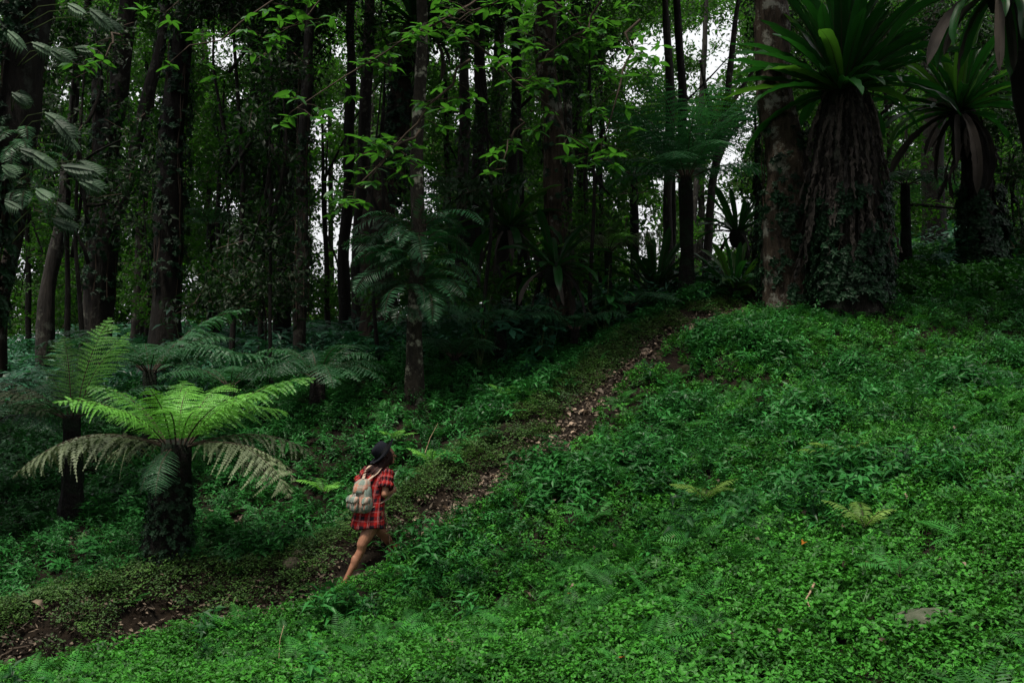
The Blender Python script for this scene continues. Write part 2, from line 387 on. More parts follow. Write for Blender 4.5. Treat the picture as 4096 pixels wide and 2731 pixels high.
def coll(name, builders, mats):
    c = bpy.data.collections.new(name)
    for i, b in enumerate(builders):
        o = bpy.data.objects.new('%s_%d' % (name, i), b.me(name, mats)); c.objects.link(o)
    return c
def scatter_group(name, c):
    g = bpy.data.node_groups.new(name, 'GeometryNodeTree')
    g.interface.new_socket('Geometry', in_out='INPUT', socket_type='NodeSocketGeometry')
    g.interface.new_socket('Geometry', in_out='OUTPUT', socket_type='NodeSocketGeometry')
    N = g.nodes.new; gi = N('NodeGroupInput'); go = N('NodeGroupOutput')
    ci = N('GeometryNodeCollectionInfo'); ci.inputs['Collection'].default_value = c
    ci.inputs['Separate Children'].default_value = True; ci.inputs['Reset Children'].default_value = True
    ip = N('GeometryNodeInstanceOnPoints'); ip.inputs['Pick Instance'].default_value = True
    def at(nm, ty):
        a = N('GeometryNodeInputNamedAttribute'); a.data_type = ty; a.inputs['Name'].default_value = nm; return a
    ro, sc, ix = at('rot', 'FLOAT_VECTOR'), at('scl', 'FLOAT'), at('pick', 'INT')
    e = N('FunctionNodeEulerToRotation')
    g.links.new(gi.outputs[0], ip.inputs['Points']); g.links.new(ci.outputs[0], ip.inputs['Instance'])
    g.links.new(ro.outputs[0], e.inputs[0]); g.links.new(e.outputs[0], ip.inputs['Rotation'])
    g.links.new(sc.outputs[0], ip.inputs['Scale']); g.links.new(ix.outputs[0], ip.inputs['Instance Index'])
    g.links.new(ip.outputs[0], go.inputs[0]); return g
SP = {}
def species(name, builders, mats): 
    c = coll(name, builders, mats); SP[name] = (scatter_group('scatter_' + name, c), len(builders), mats)
def scatter(oname, sp, pos, rot, scl, parent=None, label=None, cat=None, kind='stuff'):
    g, n, mats = SP[sp]; pos = np.asarray(pos, float)
    if len(pos) == 0: return None
    me = bpy.data.meshes.new(oname); me.vertices.add(len(pos)); me.vertices.foreach_set('co', pos.ravel())
    a = me.attributes.new('rot', 'FLOAT_VECTOR', 'POINT'); a.data.foreach_set('vector', np.asarray(rot, float).ravel())
    a = me.attributes.new('scl', 'FLOAT', 'POINT'); a.data.foreach_set('value', np.asarray(scl, float))
    a = me.attributes.new('pick', 'INT', 'POINT'); a.data.foreach_set('value', rng.integers(0, n, len(pos)))
    me.materials.append(mats[0])
    o = link(oname, me, parent); md = o.modifiers.new('scatter', 'NODES'); md.node_group = g
    tag(o, label, cat, kind=kind)
    return o

species('clover', [v_clover(20, .11, .036) for _ in range(6)], [M['clover']])
species('grass', [v_grass(16, .17) for _ in range(4)], [M['grass']])
species('lance', [v_lance(.28, 8, .125, 3, .26) for _ in range(6)], [M['lance']])
species('small_fern', [v_fern(6, random.uniform(.26, .38), 18, .48, .34) for _ in range(8)], [M['sfern']])
species('bank_plant', [v_bank() for _ in range(5)], [M['bank'], M['twig']])
species('small_herb', [v_lance(.13, 9, .052, 4, .36) for _ in range(6)], [M['clover']])
species('sorrel', [v_broad(5, .045, .12) for _ in range(4)], [M['grass']])
species('broad', [v_broad(4, .12, .22) for _ in range(4)], [M['lance']])
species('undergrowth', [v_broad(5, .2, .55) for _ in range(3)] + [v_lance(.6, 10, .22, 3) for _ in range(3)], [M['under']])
species('spray_dark', [v_spray(30, .13, .55) for _ in range(5)], [M['canopy_dark'], M['twig']])
species('spray_bright', [v_spray(30, .15, .55) for _ in range(5)], [M['canopy_bright'], M['twig']])
species('litter', [v_litter(7, .07) for _ in range(5)], [M['litter']])
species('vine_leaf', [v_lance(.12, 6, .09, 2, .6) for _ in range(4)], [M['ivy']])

# ------------------------------------------------------------------ ground cover
def cand(dens, y0, y1, xm=.6, xp=2.0):
    n = int(dens * (xm * (y0 + y1) + 2 * xp) * (y1 - y0))
    y = rng.uniform(y0, y1, n * 1); x = rng.uniform(-1, 1, n) * (xm * y1 + xp); k = np.abs(x) < xm * y + xp
    return x[k], y[k]
def cover(name, sp, x, y, scl, dz=0, tilt=.25, label=None):
    n = len(x); z = H(x, y) + dz
    rot = np.stack([rng.normal(0, tilt, n), rng.normal(0, tilt, n), rng.uniform(0, 6.28, n)], 1)
    return scatter(name, sp, np.stack([x, y, z], 1), rot, scl, label=label)
def pick(x, y, p):
    clear = (np.abs(x - (-1.72) + (y - 11.5) * -.17) < .52) & (y > 10.7) & (y < 12.3)
    k = rng.random(len(x)) < p * np.where(clear, .03, 1); return x[k], y[k]
PW = .30  # half width kept free on the path
def parts_of(x, y):
    d = path_d(x, y) + .2 * (vnoise(x, y, .5, 8) - .5)
    d = np.where((d < 0) & (x > -.9) & (y < 17), np.minimum(d + .13 * (1 - sstep(14, 17, y)), -.01), d)
    d = d * np.where(y > 14.5, 1 + .45 * sstep(14.5, 17, y), 1)
    near = d < 0
    return d, near
# clover and tiny leaves: near slope, thinning with distance
def fclover(x, y):
    d, near = parts_of(x, y)
    p = np.where(near & (d < -PW), 1 - .55 * sstep(8, 12, y - .25 * x) , 0)
    p = p * (.55 + .45 * sstep(.25, .6, vnoise(x, y, .8, 11)))
    return np.clip(p * np.where((d > -.6) & (x > 0), .5, 1) + np.where(near & (d < -PW - .08) & (d > -1.2) & (x < 0), .35, 0), 0, 1)
x, y = cand(230, 4.2, 9.5); x, y = pick(x, y, fclover(x, y))
x2, y2 = cand(170, 9.5, 23); x2, y2 = pick(x2, y2, fclover(x2, y2))
x = np.r_[x, x2]; y = np.r_[y, y2]
cover('clover_ground_cover', 'clover', x, y, rng.uniform(.6, 1.15, len(x)) * (.75 + .6 * vnoise(x, y, .5, 72)), label='low round leaved ground cover on the near slope')
x = rng.uniform(-2.4, -1.0, 420); y = rng.uniform(10.3, 12.0, 420); d = path_d(x, y); k_ = d < -.22; x, y = x[k_], y[k_]
cover('low_ground_cover', 'clover', x, y, rng.uniform(.45, .8, len(x)), label='low round leaved plants along the path edge at the feet of the walker')
x, y = cand(75, 4.2, 22); d, near = parts_of(x, y)
x, y = pick(x, y, np.where(near & (d < -PW), .25 + .75 * sstep(.45, .7, vnoise(x, y, .7, 61)), 0))
cover('small_herb_ground_cover', 'small_herb', x, y, rng.uniform(.7, 1.4, len(x)), label='small pointed leaved weeds mixed through the near slope')
x, y = cand(40, 4.2, 16); d, near = parts_of(x, y)
x, y = pick(x, y, np.where(near & (d < -PW), sstep(.5, .7, vnoise(x, y, .6, 62)), .12 * (d > .9)))
cover('palmate_ground_cover', 'sorrel', x, y, rng.uniform(.6, 1.3, len(x)), label='small star shaped leaf rosettes in the near slope')
x, y = cand(55, 4.2, 14); d, near = parts_of(x, y)
x, y = pick(x, y, np.where(near & (d < -PW), sstep(.45, .75, vnoise(x, y, 1.1, 12)) * (1 - .7 * sstep(9, 13, y)) + .08, 0))
cover('grass', 'grass', x, y, rng.uniform(.6, 1.3, len(x)), label='short grass growing among the low ground cover')
# lance leaved plants
x, y = cand(85, 5, 24); d, near = parts_of(x, y)
n1 = vnoise(x, y, 1.4, 21); n2 = vnoise(x, y, .6, 22)
pn = np.where(near & (d < -PW), sstep(.40, .68, n1) * (.2 + .8 * sstep(7.5, 11, y - .2 * x)) + .15 * sstep(9, 12, y) , 0)
pf = np.where(~near & (d > .95), .8 + .2 * sstep(.3, .6, n1), 0)
strip = np.where(near & (d < -.3) & (d > -1.2) & (x > -1.45) & (x < .6), 1.0, 0); pn = pn * np.where((d > -.8) & ((x > .6) | (x < -1.45)), .06, 1)
x, y = pick(x, y, np.clip(pn + pf + strip, 0, 1))
cover('lance_leaved_ground_cover', 'lance', x, y, rng.uniform(.6, 1.15, len(x)) * (.85 + .65 * sstep(.4, .75, vnoise(x, y, .9, 71))), label='narrow leaved herbs covering the slope on both sides of the path')
# small ferns
x, y = cand(40, 5, 24); d, near = parts_of(x, y)
n1 = vnoise(x, y, 1.2, 31)
x, y = pick(x, y, np.where(np.abs(d) > PW + .1, np.where(near, sstep(.40, .68, n1) * (.4 + .6 * sstep(7, 10, y)) + .07, .22 * sstep(.5, .7, n1)), 0))
cover('small_fern_ground_cover', 'small_fern', x, y, rng.uniform(.5, 1.35, len(x)), tilt=.3, label='small ferns scattered over the slope among the herbs')
# bank plants
x, y = cand(210, 8.5, 21); d, near = parts_of(x, y)
p = np.where(~near & (d > .10) & (d < 1.5), (.5 + .5 * sstep(.2, .5, d)) * (1 - .7 * sstep(1.0, 1.5, d)) * sstep(.15, .4, vnoise(x, y, .5, 41)), 0)
x, y = pick(x, y, p)
cover('bank_ground_cover', 'bank_plant', x, y, rng.uniform(.8, 1.5, len(x)), label='olive green tiny leaved plants on the bank above the path')
x, y = cand(14, 9, 22); d, near = parts_of(x, y)
x, y = pick(x, y, np.where(~near & (d > .5), .3 + .6 * sstep(.5, .7, vnoise(x, y, 1.5, 51)), 0))
cover('broad_leaved_ground_cover', 'broad', x, y, rng.uniform(.7, 1.3, len(x)), label='broad leaved seedlings beyond the path')
# litter
x, y = cand(150, 9, 23); d, near = parts_of(x, y)
x, y = pick(x, y, np.where(np.abs(d) < .55, 1 - .75 * sstep(.25, .55, np.abs(d)), 0.0) + np.where(~near & (x < -3.2) & (d > .6), .25 * sstep(.5, .7, vnoise(x, y, .9, 55)), 0))
cover('leaf_litter', 'litter', x, y, rng.uniform(.6, 1.2, len(x)), dz=.005, tilt=.2, label='brown leaf litter on the path and under the ferns')
# undergrowth along the forest edge
x, y = cand(11, 15.0, 40, .62, 3); d, near = parts_of(x, y)
leftdark = sstep(17, 20, y + .25 * x + 0) 
p = np.where(~near & (d > 1.5), leftdark * .9, np.where((y > 20.5) & (x > 7), .25, 0))
x, y = pick(x, y, p)
cover('undergrowth', 'undergrowth', x, y, rng.uniform(.7, 1.7, len(x)), label='dark undergrowth of shrubs and herbs below the forest trees')
x, y = cand(22, 19, 34, .6, 3)
x, y = pick(x, y, np.where(x > 7.5, .9, 0))
cover('hilltop_ground_cover', 'clover', x, y, rng.uniform(2.0, 3.4, len(x)), label='bright low plants on the hilltop between the right hand trees')

exec_later = []
# ------------------------------------------------------------------ trees
def tube(pts, rad, n=16, amp=.08, freq=3.0, flare=0, seed=0, flute=0):
    """tapered noisy trunk through pts (k,3), radii rad (k)"""
    pts = np.asarray(pts, float); rad = np.asarray(rad, float)
    s = np.r_[0, np.cumsum(np.linalg.norm(np.diff(pts, axis=0), axis=1))]; T = s[-1]
    m = max(4, int(T / .22)); t = np.linspace(0, T, m)
    # smooth interpolation
    C = np.stack([np.interp(t, s, pts[:, k]) for k in range(3)], 1); rr = np.interp(t, s, rad)
    if T > 5: wob = .5 * rr.mean() + .02; C[:, 0] += wob * (vnoise(t, t * 0 + seed * 3, 1.6, 4) - .5) * 2; C[:, 1] += wob * (vnoise(t, t * 0 + seed * 5, 1.6, 9) - .5) * 2; rr = rr * (1 + .22 * (vnoise(t, t * 0 + seed, .9, 2) - .5))
    for _ in range(3): C[1:-1] = (C[:-2] + 2 * C[1:-1] + C[2:]) / 4
    D = np.gradient(C, axis=0); D /= np.linalg.norm(D, axis=1)[:, None] + 1e-9
    a = np.linspace(0, 2 * math.pi, n, endpoint=False)
    V = []; 
    for i in range(m):
        d, sx, u = frame(D[i], (0, 1, 0) if abs(D[i][2]) > .7 else (0, 0, 1))
        nz = vnoise(a * 2 + 10 * seed, np.full(n, t[i] * freq), 1, seed) - .5
        nz2 = vnoise(np.cos(a) * 3 + seed, np.sin(a) * 3 + t[i] * .15, 1, seed + 5) - .5
        r = rr[i] * (1 + amp * 2 * nz + flute * 2 * nz2)
        if flare: r = r * (1 + flare * math.exp(-t[i] / .35) * (1 + .6 * np.cos(a * 4 + seed)))
        V.append(C[i] + r[:, None] * (np.cos(a)[:, None] * sx + np.sin(a)[:, None] * u))
    V = np.concatenate(V); f = grid_faces(m, n, True)
    f.append(tuple(range(n))[::-1]); f.append(tuple(range((m - 1) * n, m * n)))
    return V, f
def ellipsoid_pts(c, r, n, shell=.45):
    v = rng.normal(size=(n, 3)); v /= np.linalg.norm(v, axis=1)[:, None]
    rad = (shell + (1 - shell) * rng.random(n)) ; return np.asarray(c) + v * rad[:, None] * np.asarray(r)
GAPS = [(39, 60, 13, 9), (225, 47, 20, 15), (135, 93, 8, 6), (72, 94, 10, 8), (326, 178, 13, 16), (330, 225, 17, 20), (340, 50, 12, 8), (193, 282, 5, 6), (320, 130, 10, 16), (352, 240, 12, 26), (335, 262, 14, 14),
        (395, 215, 9, 22), (345, 110, 9, 12), (430, 195, 5, 30), (475, 70, 18, 12), (440, 50, 12, 9), (500, 50, 8, 7), (640, 52, 24, 15), (656, 40, 18, 15), (700, 85, 17, 12), (715, 60, 14, 16), (728, 25, 9, 18), (742, 92, 14, 9), (720, 142, 22, 9), (670, 178, 16, 12), (733, 200, 20, 10), (716, 176, 14, 11), (724, 236, 12, 12), (647, 245, 17, 13), (605, 130, 9, 8), (690, 120, 8, 14), (700, 30, 9, 12), (670, 75, 10, 10), (690, 45, 10, 12), (750, 120, 6, 14), (745, 60, 8, 10), (612, 60, 8, 10), (705, 205, 10, 12), (745, 215, 6, 10), (650, 215, 10, 10), (625, 200, 8, 8), (700, 250, 12, 8), (735, 160, 8, 8), (665, 135, 10, 8), (635, 95, 10, 8),
        (595, 170, 6, 8), (500, 205, 6, 10), (462, 120, 5, 16), (240, 95, 10, 6), (215, 195, 8, 8), (233, 210, 6, 8), (75, 228, 6, 5), (60, 45, 6, 5), (790, 150, 4, 20), (870, 62, 12, 5), (935, 60, 14, 5), (893, 112, 3, 5), (905, 145, 8, 6), (25, 265, 8, 10), (100, 275, 3, 5), (10, 10, 5, 6), (133, 155, 4, 6), (360, 75, 8, 8), (395, 90, 8, 6), (155, 100, 6, 4)]
def gap_keep(p, strength=.88):
    px = 512 + p[:, 0] / p[:, 1] * F; py = 341 - p[:, 2] / p[:, 1] * F; k = np.ones(len(p))
    for gx, gy, rx, ry in GAPS:
        q = ((px - gx) / (rx + 7)) ** 2 + ((py - gy) / (ry + 6)) ** 2
        k *= 1 - strength * (1 - sstep(.55, 1.25, q))
    return p[rng.random(len(p)) < k]
def crown(parent, blobs, sp='spray_dark', sc=(.8, 1.5), name='crown', gaps=True, clump=True):
    P_ = []
    for c, r, n in blobs:
        q = ellipsoid_pts(c, r, n)
        if clump: q = q[vnoise(q[:, 0] + .7 * q[:, 1], q[:, 2] * 1.3 + q[:, 1] * .3, .55, 77) > .28]
        P_.append(q)
    q = np.concatenate(P_)
    if gaps: q = gap_keep(q)
    q = q - np.array(parent.location) if parent else q
    n = len(q)
    return scatter(name, sp, q, rng.uniform(0, 6.28, (n, 3)) * [.15, .15, 1], rng.uniform(*sc, n), parent)
def tree(label, pxs, Y, bark, top=None, crown_r=0, group=None, flare=.35, amp=.06, flute=.06, limbs=(), name='tree', forks=(), yb=None, canopy_n=0, cat='tree'):
    """pxs: (px,py,width px) from top to bottom; carried on down to the ground and up to height top"""
    w = [P(a, b, Y) for a, b, c in pxs]; r = [c / F * Y / 2 for a, b, c in pxs]
    w = w[::-1]; r = r[::-1]
    g = h1(w[0][0], w[0][1]) - .15
    if w[0][2] > g + .05:
        d = (w[0] - w[1]); d = d / max(.2, abs(d[2])); k = w[0][2] - g
        w = [np.array([w[0][0] + d[0] * k * .5, Y, g])] + w; r = [r[0] * 1.08] + r
    if top:
        d = w[-1] - w[-2]; d = d / abs(d[2]); k = top - w[-1][2]
        if k > 0: 
            w.append(w[-1] + d * k * .5 + [0, 0, 0]); r.append(r[-1] * .85); w.append(w[-1] + d * k * .5 + rng.normal(0, .3, 3) * [1, 1, 0]); r.append(r[-1] * .6)
    root = empty(name, w[0], label, cat, group)
    o0 = w[0]; sd_ = random.random() * 10
    V, f = tube(np.array(w) - o0, r, 18, amp, 3, flare, sd_, flute)
    link('trunk', mesh('trunk', V, f, M[bark], smooth=True), root)
    for fk in forks:
        fw = [P(a, b, Y) - o0 for a, b, c in fk][::-1]; fr = [c / F * Y / 2 for a, b, c in fk][::-1]
        V, f = tube(fw, fr, 12, amp, 3, 0, sd_ + 2, flute); link('limb', mesh('limb', V, f, M[bark], smooth=True), root)
    tp = np.array(w[-1])
    if crown_r:
        bl = []
        for k in range(4):
            a = random.uniform(0, 6.28); c = tp + np.array([math.cos(a), math.sin(a), random.uniform(-.25, .35)]) * crown_r * .55
            V, f = tube(np.array([tp - [0, 0, crown_r * .5], (tp + c) / 2, c]) - o0, [r[-1] * .8, r[-1] * .5, r[-1] * .2], 8, .03)
            link('limb', mesh('limb', V, f, M[bark], smooth=True), root)
            bl.append((c, (crown_r * .75, crown_r * .75, crown_r * .45), canopy_n or int(75 * crown_r ** 2)))
        crown(root, bl, 'spray_dark', (1.6, 2.6), gaps=False)
    return root

TOPS = dict(top=12)
T = {}
T['climb'] = tree('dark trunk at the picture edge clothed in climbing lobed leaves', [(22, 0, 40), (14, 130, 36), (-4, 240, 30), (-22, 340, 28)], 13, 'bark_dark', 10, 0, amp=.12)
T['flute'] = tree('tall fluted grey trunk dividing into three stems, left of the straight dark trunk', [(124, 0, 17), (118, 100, 18), (108, 170, 22), (104, 240, 30), (98, 318, 33)], 24, 'bark_grey', 15, 4.2, flute=.2,
    forks=[[(96, 40, 9), (99, 120, 14), (102, 190, 16), (103, 240, 16)], [(166, 5, 8), (158, 45, 10), (150, 78, 12), (139, 130, 12), (122, 195, 12), (108, 240, 12)]])
T['straight'] = tree('straight dark trunk with a broad base, right of the fluted grey one', [(183, -5, 19), (178, 60, 21), (172, 150, 24), (168, 220, 27), (166, 302, 29)], 23, 'bark_dark', 15, 4.2)
T['slim'] = tree('slim pale grey trunk rising behind the dark arching ferns', [(308, 0, 10), (303, 100, 11), (302, 200, 12), (301, 335, 13)], 21, 'bark_grey', 13, 3.2)
T['slim2'] = tree('dark trunk half hidden just left of the slim pale grey one', [(292, 40, 14), (288, 150, 14), (285, 260, 17)], 24.5, 'bark_dark', 14, 3.2)
T['a'] = tree('thin black trunk standing alone against the bright gap', [(351, 60, 9), (349, 150, 10), (345, 260, 12)], 27, 'bark_dark', 15, 3.2)
T['b'] = tree('speckled grey trunk between the thin black trunk and the thick leaning one', [(369, 0, 10), (367, 100, 12), (360, 240, 15)], 25, 'bark_grey', 15, 3)
T['c'] = tree('thick dark trunk leaning right with a nest fern near its top', [(415, 20, 20), (403, 110, 26), (388, 180, 31), (377, 270, 36)], 22.5, 'bark_brown', 14, 3.8)
T['lichen'] = tree('pale lichen blotched trunk wrapped in hanging ferns at mid height', [(421, 20, 10), (417, 130, 13), (415, 200, 14), (417, 300, 15), (417, 384, 18)], 16.8, 'bark_lichen', 9, 2.6, flare=.25)
T['d'] = tree('slender grey trunk, left one of the close pair in the middle distance', [(467, 40, 9), (463, 150, 11), (461, 240, 12)], 27, 'bark_grey', 14, 3)
T['e'] = tree('slender black trunk, right one of the close pair in the middle distance', [(482, 40, 11), (479, 150, 13), (473, 240, 16)], 26, 'bark_dark', 14, 3)
T['f'] = tree('faint brownish trunk standing behind the close pair', [(498, 90, 12), (494, 230, 15)], 33, 'bark_brown', 14, 3)
T['g'] = tree('narrow black trunk with thin aerial roots beside the nest ferns', [(517, 30, 9), (513, 150, 10), (509, 240, 13)], 24, 'bark_dark', 12, 2.8)
T['brown'] = tree('smooth brown trunk with bright patches in the middle of the forest edge', [(548, 20, 20), (551, 150, 21), (556, 250, 23), (561, 315, 27)], 20.3, 'bark_rough', 13, 3.6)
T['h'] = tree('thin mottled trunk just behind the smooth brown one', [(565, 100, 8), (569, 180, 9), (571, 260, 10)], 25, 'bark_lichen', 12, 0)
T['i'] = tree('dim dark trunk between the smooth brown trunk and the spreading tree fern', [(580, 150, 11), (585, 290, 13)], 28, 'bark_dark', 12, 2.5)
T['j'] = tree('slender spotted trunk crossing the bright sky, left of two', [(664, 10, 6), (668, 80, 8), (669, 180, 9)], 26, 'bark_grey', 16, 2.2)
T['k'] = tree('slender dark trunk crossing the bright sky, right of two', [(678, 5, 7), (680, 90, 8), (684, 180, 9), (690, 290, 11)], 27, 'bark_dark', 16, 2.2)
T['l'] = tree('thin crooked tree leaning in the sky gap beside the big rough trunk', [(738, 15, 5), (724, 110, 7), (713, 180, 8), (708, 270, 9)], 30, 'bark_grey', 15, 2,
    forks=[[(700, 60, 3), (708, 100, 4), (718, 140, 5)], [(760, 60, 3), (740, 90, 4), (722, 120, 5)], [(745, 120, 3), (728, 135, 4), (717, 165, 5)]])
T['big'] = tree('big rough barked trunk with an orange base at the top of the path', [(765, -5, 30), (773, 100, 37), (782, 200, 41), (788, 285, 46), (790, 312, 50)], 19.4, 'bark_rough', 14, 3.2, amp=.12, flare=.12)
T['nest'] = tree('thick trunk under the biggest nest fern, shaggy above and vine covered below', [(843, 95, 40), (845, 150, 56), (848, 210, 60), (850, 295, 62)], 18.4, 'bark_grey', 5.2, 0, amp=.15, flare=.1)
T['nest2'] = tree('crooked dark trunk carrying a nest fern near the right edge', [(960, 100, 22), (966, 125, 26), (978, 170, 27), (984, 225, 25), (981, 278, 30)], 21.5, 'bark_dark', None, 0, amp=.14)
T['m'] = tree('short dark trunk behind the two nest fern trees', [(936, 20, 18), (935, 150, 21), (937, 245, 24)], 27, 'bark_dark', 14, 0)
T['edge'] = tree('dark trunk in the upper corner hung with drooping fronds', [(1022, -5, 44), (1026, 60, 38), (1042, 150, 36), (1062, 290, 38)], 17, 'bark_dark', 11, 3)
T['n'] = tree('leaning grey trunk low at the forest edge beside the climbers', [(68, 150, 9), (60, 215, 12), (54, 260, 14), (47, 322, 17)], 27, 'bark_grey', 12, 3)
T['o'] = tree('leaning bare trunk seen behind the climber covered one', [(34, 110, 9), (18, 210, 13), (5, 290, 16)], 24, 'bark_brown', 12, 2.5)
T['p'] = tree('small grey trunk between the fluted trunk and the straight dark one', [(150, 120, 7), (141, 220, 10), (137, 305, 13)], 31, 'bark_grey', 12, 2.5)
T['r'] = tree('dark trunk low in the shade under the dense foliage left of the pale grey trunk', [(252, 60, 8), (250, 180, 10), (247, 320, 12)], 34, 'bark_dark', 13, 3)
# thin far trunks nobody can tell apart
for k in range(15):
    px = random.uniform(-30, 1050); Y = random.uniform(34, 58); w0 = random.uniform(3.5, 8)
    if 700 < px < 745: continue
    ln = random.uniform(-25, 25)
    tree('thin far trunk deep in the forest', [(px + ln, 20, w0 * .7), (px + ln * .4, 150, w0 * .9), (px, 300, w0)], Y, 'bark_far', 16, 0, group='thin far trunks deep in the forest', flare=.1)
# in-view crowns (understorey and background trees)
def leafy(label, px, Y, py0, blobs, sp, wpx=6, group=None, sc=(.8, 1.4), nm='leafy_tree', cat='tree', bark='bark_dark'):
    if sp == 'spray_dark': blobs = [q[:5] + (q[5] * 2.0,) for q in blobs]
    base = P(px, 341, Y); base[2] = h1(base[0], Y) - .1
    root = empty(nm, base, label, cat, group)
    w = []; tp = P(px + random.uniform(-8, 8), py0, Y) - base
    V, f = tube([np.zeros(3), tp * .5 + rng.normal(0, .2, 3) * [1, 1, 0], tp], [wpx / F * Y / 2, wpx / F * Y / 2.4, wpx / F * Y / 6], 10, .06, flare=.3)
    link('trunk', mesh('trunk', V, f, M[bark], smooth=True), root)
    bl = []
    for (bx, by, rx, ry, dY, dens) in blobs:
        c = P(bx, by, Y + dY); a = rx / F * Y; b = ry / F * Y
        bl.append((c, (a, max(a, 1.2) * .8, b), int(dens * a * b * 30)))
        e = c - base; s0 = tp * random.uniform(.45, .85)
        V, f = tube([s0, (s0 + e) / 2 + rng.normal(0, .15, 3), e], [.045, .03, .01], 6, .03)
        link('limb', mesh('limb', V, f, M[bark], smooth=True), root)
    crown(root, bl, sp, sc)
    return root
DK, BR = 'spray_dark', 'spray_bright'
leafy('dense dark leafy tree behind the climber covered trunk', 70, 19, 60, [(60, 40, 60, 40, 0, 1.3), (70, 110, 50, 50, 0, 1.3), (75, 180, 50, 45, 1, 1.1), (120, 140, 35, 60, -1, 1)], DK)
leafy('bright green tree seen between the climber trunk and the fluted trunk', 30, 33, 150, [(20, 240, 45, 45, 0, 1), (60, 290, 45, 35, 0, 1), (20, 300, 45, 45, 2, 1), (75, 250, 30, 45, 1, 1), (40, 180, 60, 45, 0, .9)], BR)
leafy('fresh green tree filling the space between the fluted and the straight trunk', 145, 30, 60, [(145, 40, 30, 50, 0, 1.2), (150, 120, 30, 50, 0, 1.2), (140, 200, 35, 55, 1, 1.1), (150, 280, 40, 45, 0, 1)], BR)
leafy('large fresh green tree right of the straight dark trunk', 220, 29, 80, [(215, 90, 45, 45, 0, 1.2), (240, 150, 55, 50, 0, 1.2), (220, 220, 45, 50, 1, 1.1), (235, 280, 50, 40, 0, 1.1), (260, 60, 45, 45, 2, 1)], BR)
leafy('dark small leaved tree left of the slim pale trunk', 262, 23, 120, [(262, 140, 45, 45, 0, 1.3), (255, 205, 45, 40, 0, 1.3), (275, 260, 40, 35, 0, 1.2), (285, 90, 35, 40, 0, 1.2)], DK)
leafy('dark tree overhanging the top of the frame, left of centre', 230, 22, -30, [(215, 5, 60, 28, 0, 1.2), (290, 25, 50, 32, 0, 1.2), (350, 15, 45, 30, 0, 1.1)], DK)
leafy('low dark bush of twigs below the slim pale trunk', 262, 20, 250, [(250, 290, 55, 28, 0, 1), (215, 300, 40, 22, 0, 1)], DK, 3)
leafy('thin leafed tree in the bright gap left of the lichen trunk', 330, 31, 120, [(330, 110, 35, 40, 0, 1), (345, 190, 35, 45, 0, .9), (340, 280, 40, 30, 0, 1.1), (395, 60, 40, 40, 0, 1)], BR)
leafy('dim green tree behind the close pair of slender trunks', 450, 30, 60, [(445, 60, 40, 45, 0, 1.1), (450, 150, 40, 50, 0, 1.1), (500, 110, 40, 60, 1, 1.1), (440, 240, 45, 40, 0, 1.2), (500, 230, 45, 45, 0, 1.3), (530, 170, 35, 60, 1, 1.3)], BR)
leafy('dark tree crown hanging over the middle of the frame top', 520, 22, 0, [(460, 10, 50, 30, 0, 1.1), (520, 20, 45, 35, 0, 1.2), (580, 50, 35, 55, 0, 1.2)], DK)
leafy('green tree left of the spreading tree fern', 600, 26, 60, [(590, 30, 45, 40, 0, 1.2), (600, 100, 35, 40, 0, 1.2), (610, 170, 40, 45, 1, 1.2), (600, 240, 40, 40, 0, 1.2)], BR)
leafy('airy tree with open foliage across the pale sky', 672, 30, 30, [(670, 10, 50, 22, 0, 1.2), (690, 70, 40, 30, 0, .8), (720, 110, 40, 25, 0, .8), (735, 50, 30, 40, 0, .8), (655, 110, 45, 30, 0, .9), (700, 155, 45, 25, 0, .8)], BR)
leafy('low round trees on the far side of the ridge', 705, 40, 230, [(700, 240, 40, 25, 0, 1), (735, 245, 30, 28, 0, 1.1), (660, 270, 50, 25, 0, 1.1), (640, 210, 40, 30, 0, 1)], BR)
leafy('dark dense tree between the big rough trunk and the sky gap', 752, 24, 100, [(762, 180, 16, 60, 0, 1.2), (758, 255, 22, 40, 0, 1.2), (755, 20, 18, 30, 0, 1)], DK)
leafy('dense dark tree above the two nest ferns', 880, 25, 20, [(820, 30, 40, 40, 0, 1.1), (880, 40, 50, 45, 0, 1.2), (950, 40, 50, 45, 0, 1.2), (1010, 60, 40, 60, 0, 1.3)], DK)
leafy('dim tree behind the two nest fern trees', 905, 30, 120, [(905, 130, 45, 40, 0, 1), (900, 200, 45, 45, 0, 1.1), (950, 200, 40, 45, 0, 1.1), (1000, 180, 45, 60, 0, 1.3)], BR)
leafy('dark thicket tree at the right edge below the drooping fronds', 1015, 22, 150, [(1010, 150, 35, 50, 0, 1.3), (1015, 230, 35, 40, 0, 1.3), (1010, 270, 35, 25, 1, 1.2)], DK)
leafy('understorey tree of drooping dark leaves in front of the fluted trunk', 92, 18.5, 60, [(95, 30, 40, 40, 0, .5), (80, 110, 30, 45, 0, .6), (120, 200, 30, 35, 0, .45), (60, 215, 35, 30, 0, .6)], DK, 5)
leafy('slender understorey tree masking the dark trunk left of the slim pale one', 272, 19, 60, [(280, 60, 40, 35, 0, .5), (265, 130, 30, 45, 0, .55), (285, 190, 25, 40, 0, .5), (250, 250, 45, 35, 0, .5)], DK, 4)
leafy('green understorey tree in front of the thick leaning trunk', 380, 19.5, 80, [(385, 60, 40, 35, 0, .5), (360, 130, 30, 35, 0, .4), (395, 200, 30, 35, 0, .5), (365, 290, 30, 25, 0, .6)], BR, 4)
leafy('understorey tree with dark leaves across the close pair of slender trunks', 480, 19, 60, [(475, 50, 45, 35, 0, .6), (490, 130, 40, 40, 0, .55), (455, 200, 35, 30, 0, .5), (505, 180, 30, 40, 0, .6)], DK, 4)
